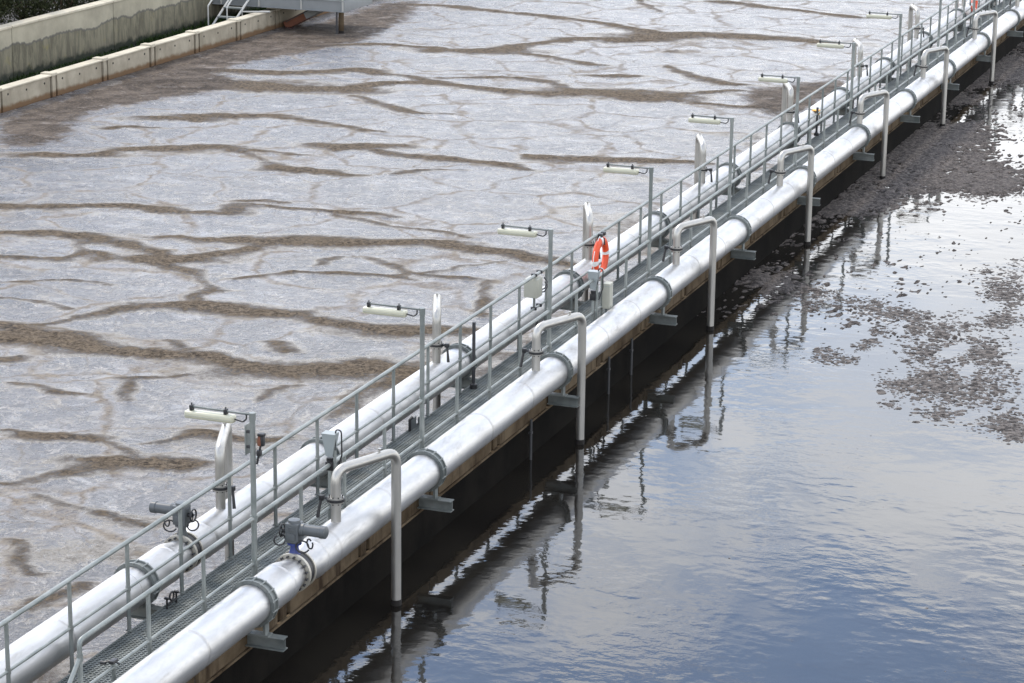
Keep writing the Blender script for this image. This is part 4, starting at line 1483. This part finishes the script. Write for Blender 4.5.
b.box(-0.31, 0.022, 0.03, JP - 0.03, TWH - 0.04, TWH, bev=0.01)
cop = b.mesh('coping', M['coping'])
b = MB()
b.box(-0.32, 0.035, -0.13, 0.13, TWH - 0.05, TWH + 0.035, bev=0.015)
cap = b.mesh('coping_cap', M['coping'])
for k in range(-8, 30):
    yk = J0 + k * JP
    p = link('panel', pnl, tw, (0, yk, 0))
    link('bolt_plug', plug, p)
    link('pilaster', pil, tw, (0, yk, 0))
    link('coping', cop, tw, (0, yk, random.uniform(-0.006, 0.006)))
    link('coping_cap', cap, tw, (0, yk, 0))

# strip, terrace and retaining wall behind it
g = MB()
g.add([(-24.55, 4, 0.12), (-22.78, 4, 0.12), (-22.78, 110, 0.12), (-24.55, 110, 0.12)], [(0, 1, 2, 3)])
tag(g.build('moss_strip', M['moss'], smooth=False), kind='structure')
g = MB()
g.add([(-400, -100, 0.50), (-24.85, -100, 0.50), (-24.85, 300, 0.50), (-400, 300, 0.50)], [(0, 1, 2, 3)])
tag(g.build('terrace', M['soil'], smooth=False), kind='structure')
rw = thing('retaining_wall', (-24.5, 0, 0), 'tall stained concrete retaining wall with algae streaks behind the tank wall', 'wall')
RH = 1.56
y = 4.0
edges = [4.0, 12.5, 21.0, 31.35, 36.9, 43.2, 52, 61, 70, 80]
for ya, yb in zip(edges[:-1], edges[1:]):
    b = MB()
    b.box(-0.30, 0.0, ya + 0.012, yb - 0.012, -0.8, RH - 0.05, bev=0.012)
    b.build('wall_bay', M['retain'], rw)
    b = MB()
    b.box(-0.34, 0.03, ya + 0.02, yb - 0.02, RH - 0.045, RH + 0.02, bev=0.012)
    b.build('coping', M['coping'], rw)
b = MB()
b.box(-0.28, -0.03, 4, 80, -0.8, RH - 0.07)
b.build('core', M['joint'], rw, smooth=False)

# grass blades along the strip
nb = 9000
gx_, gy_ = -24.5 + np.abs(rng.normal(0, 0.55, nb)).clip(0, 1.6), rng.uniform(22, 62, nb)
hh = rng.uniform(0.04, 0.16, nb) * (0.5 + fbm(gx_ * 2, gy_ * 0.7, 88)) * np.where(gy_ > 38, 1.5, 1.0)
an = rng.uniform(0, 2 * pi, nb)
w = rng.uniform(0.012, 0.03, nb)
ln = rng.normal(0, 0.09, (nb, 2))
c0 = np.stack([gx_ - w * np.cos(an), gy_ - w * np.sin(an), np.full(nb, 0.1)], -1)
c1 = np.stack([gx_ + w * np.cos(an), gy_ + w * np.sin(an), np.full(nb, 0.1)], -1)
c2 = np.stack([gx_ + ln[:, 0] + w * 0.3, gy_ + ln[:, 1], 0.1 + hh], -1)
co = np.stack([c0, c1, c2], 1).reshape(-1, 3)
tr = np.arange(nb * 3).reshape(-1, 3)
tag(link('grass', tri_soup('grass', co, tr, M['grass'])), 'short dark grass growing at the foot of the retaining wall', None, None, 'stuff')


# ------------------------------------------------------------------ shrubs behind the retaining wall
def shrub(loc, rx, ry, h, n, mat_, lbl, seed):
    rg = np.random.default_rng(seed)
    t = thing('shrub', loc, lbl, 'shrub', 'shrubs behind the retaining wall')
    b = MB()
    for k in range(7):
        a = rg.uniform(0, 2 * pi)
        tx, ty = cos(a) * rx * 0.6, sin(a) * ry * 0.6
        b.tube([(0.15 * cos(a), 0.15 * sin(a), -0.1), (tx * 0.4, ty * 0.4, h * 0.4), (tx, ty, h * rg.uniform(0.7, 1.0))], [0.05, 0.035, 0.012], 7)
    b.build('trunk', M['bark'], t)
    cl = rg.normal(0, 1, (16, 3)) * (rx * 0.5, ry * 0.5, h * 0.22) + (0, 0, h * 0.62)
    ci = rg.integers(0, 16, n)
    c = cl[ci] + rg.normal(0, 1, (n, 3)) * (0.28, 0.28, 0.22)
    c[:, 2] = np.abs(c[:, 2])
    c[:, 0] = np.minimum(c[:, 0], -25.05 - loc[0] - rg.uniform(0, 0.3, n))
    d1 = rg.normal(0, 1, (n, 3)); d1 /= np.linalg.norm(d1, axis=1)[:, None]
    d2 = np.cross(d1, rg.normal(0, 1, (n, 3))); d2 /= np.linalg.norm(d2, axis=1)[:, None]
    s = rg.uniform(0.025, 0.06, (n, 1))
    q = np.stack([c - d1 * s, c + d2 * s * 0.45, c + d1 * s, c - d2 * s * 0.45], 1)
    link('crown', tri_soup('crown', q.reshape(-1, 3), np.arange(4 * n).reshape(-1, 4), mat_), t)


shrub((-25.7, 29.4, 0.5), 0.9, 1.0, 2.4, 6500, M['leaf_red'], 'russet shrub with bare brown stems, leftmost behind the retaining wall', 1)
shrub((-25.8, 31.6, 0.5), 1.0, 1.2, 2.3, 6500, M['leaf'], 'dark green shrub second from the left behind the retaining wall', 2)
shrub((-25.7, 34.2, 0.5), 0.9, 1.3, 2.0, 6500, M['leaf'], 'dark green shrub third from the left behind the retaining wall', 3)
shrub((-25.9, 36.6, 0.5), 1.0, 1.3, 2.2, 6500, M['leaf'], 'dark green shrub fourth from the left behind the retaining wall', 4)
shrub((-27.9, 30.5, 0.5), 1.2, 1.6, 2.6, 3600, M['leaf'], 'taller dark shrub standing behind the russet one', 5)
shrub((-28.0, 34.4, 0.5), 1.2, 1.6, 2.4, 3600, M['leaf'], 'taller dark shrub standing behind the middle of the row', 6)

# ------------------------------------------------------------------ service platform, stair, piles
pf = thing('service_platform', (-20.0, 43.2, 0), 'pale grey steel platform reaching from the wall over the foam', 'platform')
b = MB()
b.box(-5.2, 0.0, 0.0, 0.07, 0.70, 1.05, bev=0.006)
b.box(-5.2, 0.0, -0.06, 0.0, 0.70, 0.715)
b.box(-5.2, 0.0, -0.06, 0.0, 1.036, 1.05)
b.build('front_beam', M['paleblue'], pf)
b = MB(); b.box(-0.07, 0.0, 0.073, 2.1, 0.70, 1.05, bev=0.006); b.build('end_beam', M['paleblue'], pf)
b = MB(); b.box(-5.2, 0.0, 2.103, 2.17, 0.70, 1.05, bev=0.006); b.build('rear_beam', M['paleblue'], pf)
b = MB(); b.box(-5.2, -0.02, 0.02, 2.15, 1.053, 1.09); b.build('deck_plate', M['grating'], pf, smooth=False)
for xk in (-5.1, -4.2, -2.9, -1.45, -0.05):
    b = MB(); b.tube([(xk, -0.02, 0.72), (xk, -0.02, 2.15)], 0.03, 10); b.build('post', M['palerail'], pf)
for zz in (1.65, 2.15):
    b = MB(); b.tube([(-5.2, -0.02, zz), (0.0, -0.02, zz)], 0.026, 10); b.build('rail', M['palerail'], pf)
b = MB()
b.box(-0.30, -0.25, 0.02, 0.06, -0.5, 0.70); b.build('brace_leg', M['darksteel'], pf, smooth=False)

t = thing('support_pile', (-20.22, 43.45, 0), 'round beige pile standing in the foam under the platform end', 'pile')
b = MB(); b.tube([(0, 0, -0.8), (0, 0, 0.66)], 0.085, 18); b.build('shaft', M['strip'], t)
b = MB(); b.tube([(0, 0, 0.06), (0, 0, 0.10)], 0.092, 18); b.tube([(0, 0, -0.5), (0, 0, 0.06)], 0.090, 18); b.build('wet_collar', M['joint'], t)
b = MB(); b.lathe([(0.66, 0.085), (0.70, 0.06)], 18, 'Z'); b.build('cap', M['palerail'], t)

t = thing('drain_chute', (-22.42, 44.25, 0), 'inclined chute, rusty orange below and grey above, under the platform', 'chute')


def slab(b, p, q, w, th):
    """flat trough from p to q in the XZ plane, width w along Y."""
    d = (Vector(q) - Vector(p)).normalized()
    nrm = Vector((-d.z, 0, d.x))
    vs = []
    for e_ in (Vector(p), Vector(q)):
        for yy in (-w / 2, w / 2):
            for s in (0, th):
                vs.append(e_ + nrm * s + Vector((0, yy, 0)))
    b.add(vs, [(0, 1, 3, 2), (4, 6, 7, 5), (0, 4, 5, 1), (2, 3, 7, 6), (0, 2, 6, 4), (1, 5, 7, 3)])


b = MB(); slab(b, (0.10, 0, -0.06), (0.78, 0, 0.30), 0.62, 0.24); b.build('rusty_trough', M['rust'], t, smooth=False)
b = MB(); slab(b, (0.785, 0, 0.303), (1.50, 0, 0.682), 0.62, 0.24); b.build('grey_trough', M['paleblue'], t, smooth=False)
b = MB()
for s in (-0.325, 0.325):
    slab(b, (0.10, s, 0.16), (1.48, s, 0.89), 0.02, 0.03)
b.build('rim', M['darksteel'], t, smooth=False)

t = thing('access_stair', (-23.35, 42.0, 0.12), 'pale steel stair with handrail climbing to the platform', 'stair')
for s in (-0.32, 0.32):
    b = MB()
    b.tube([(s, -0.75, 0.02), (s, 1.0, 1.0)], 0.035, 8)
    b.build('stringer', M['palerail'], t)
    b = MB()
    b.tube(fillet([(s, -0.75, 0.02), (s, -0.75, 0.80), (s, 0.95, 1.78)], 0.08, 4), 0.024, 8)
    b.build('handrail', M['palerail'], t)
for k in range(4):
    b = MB(); yk, zk = -0.5 + 0.42 * k, 0.16 + 0.235 * k
    b.box(-0.30, 0.30, yk - 0.11, yk + 0.11, zk - 0.02, zk + 0.02); b.build('tread', M['galv'], t, smooth=False)
b = MB(); b.tube([(0.36, 0.2, 0.0), (0.36, 0.2, 0.55), (1.3, 0.2, 0.60)], 0.026, 8); b.build('side_rail', M['palerail'], t)
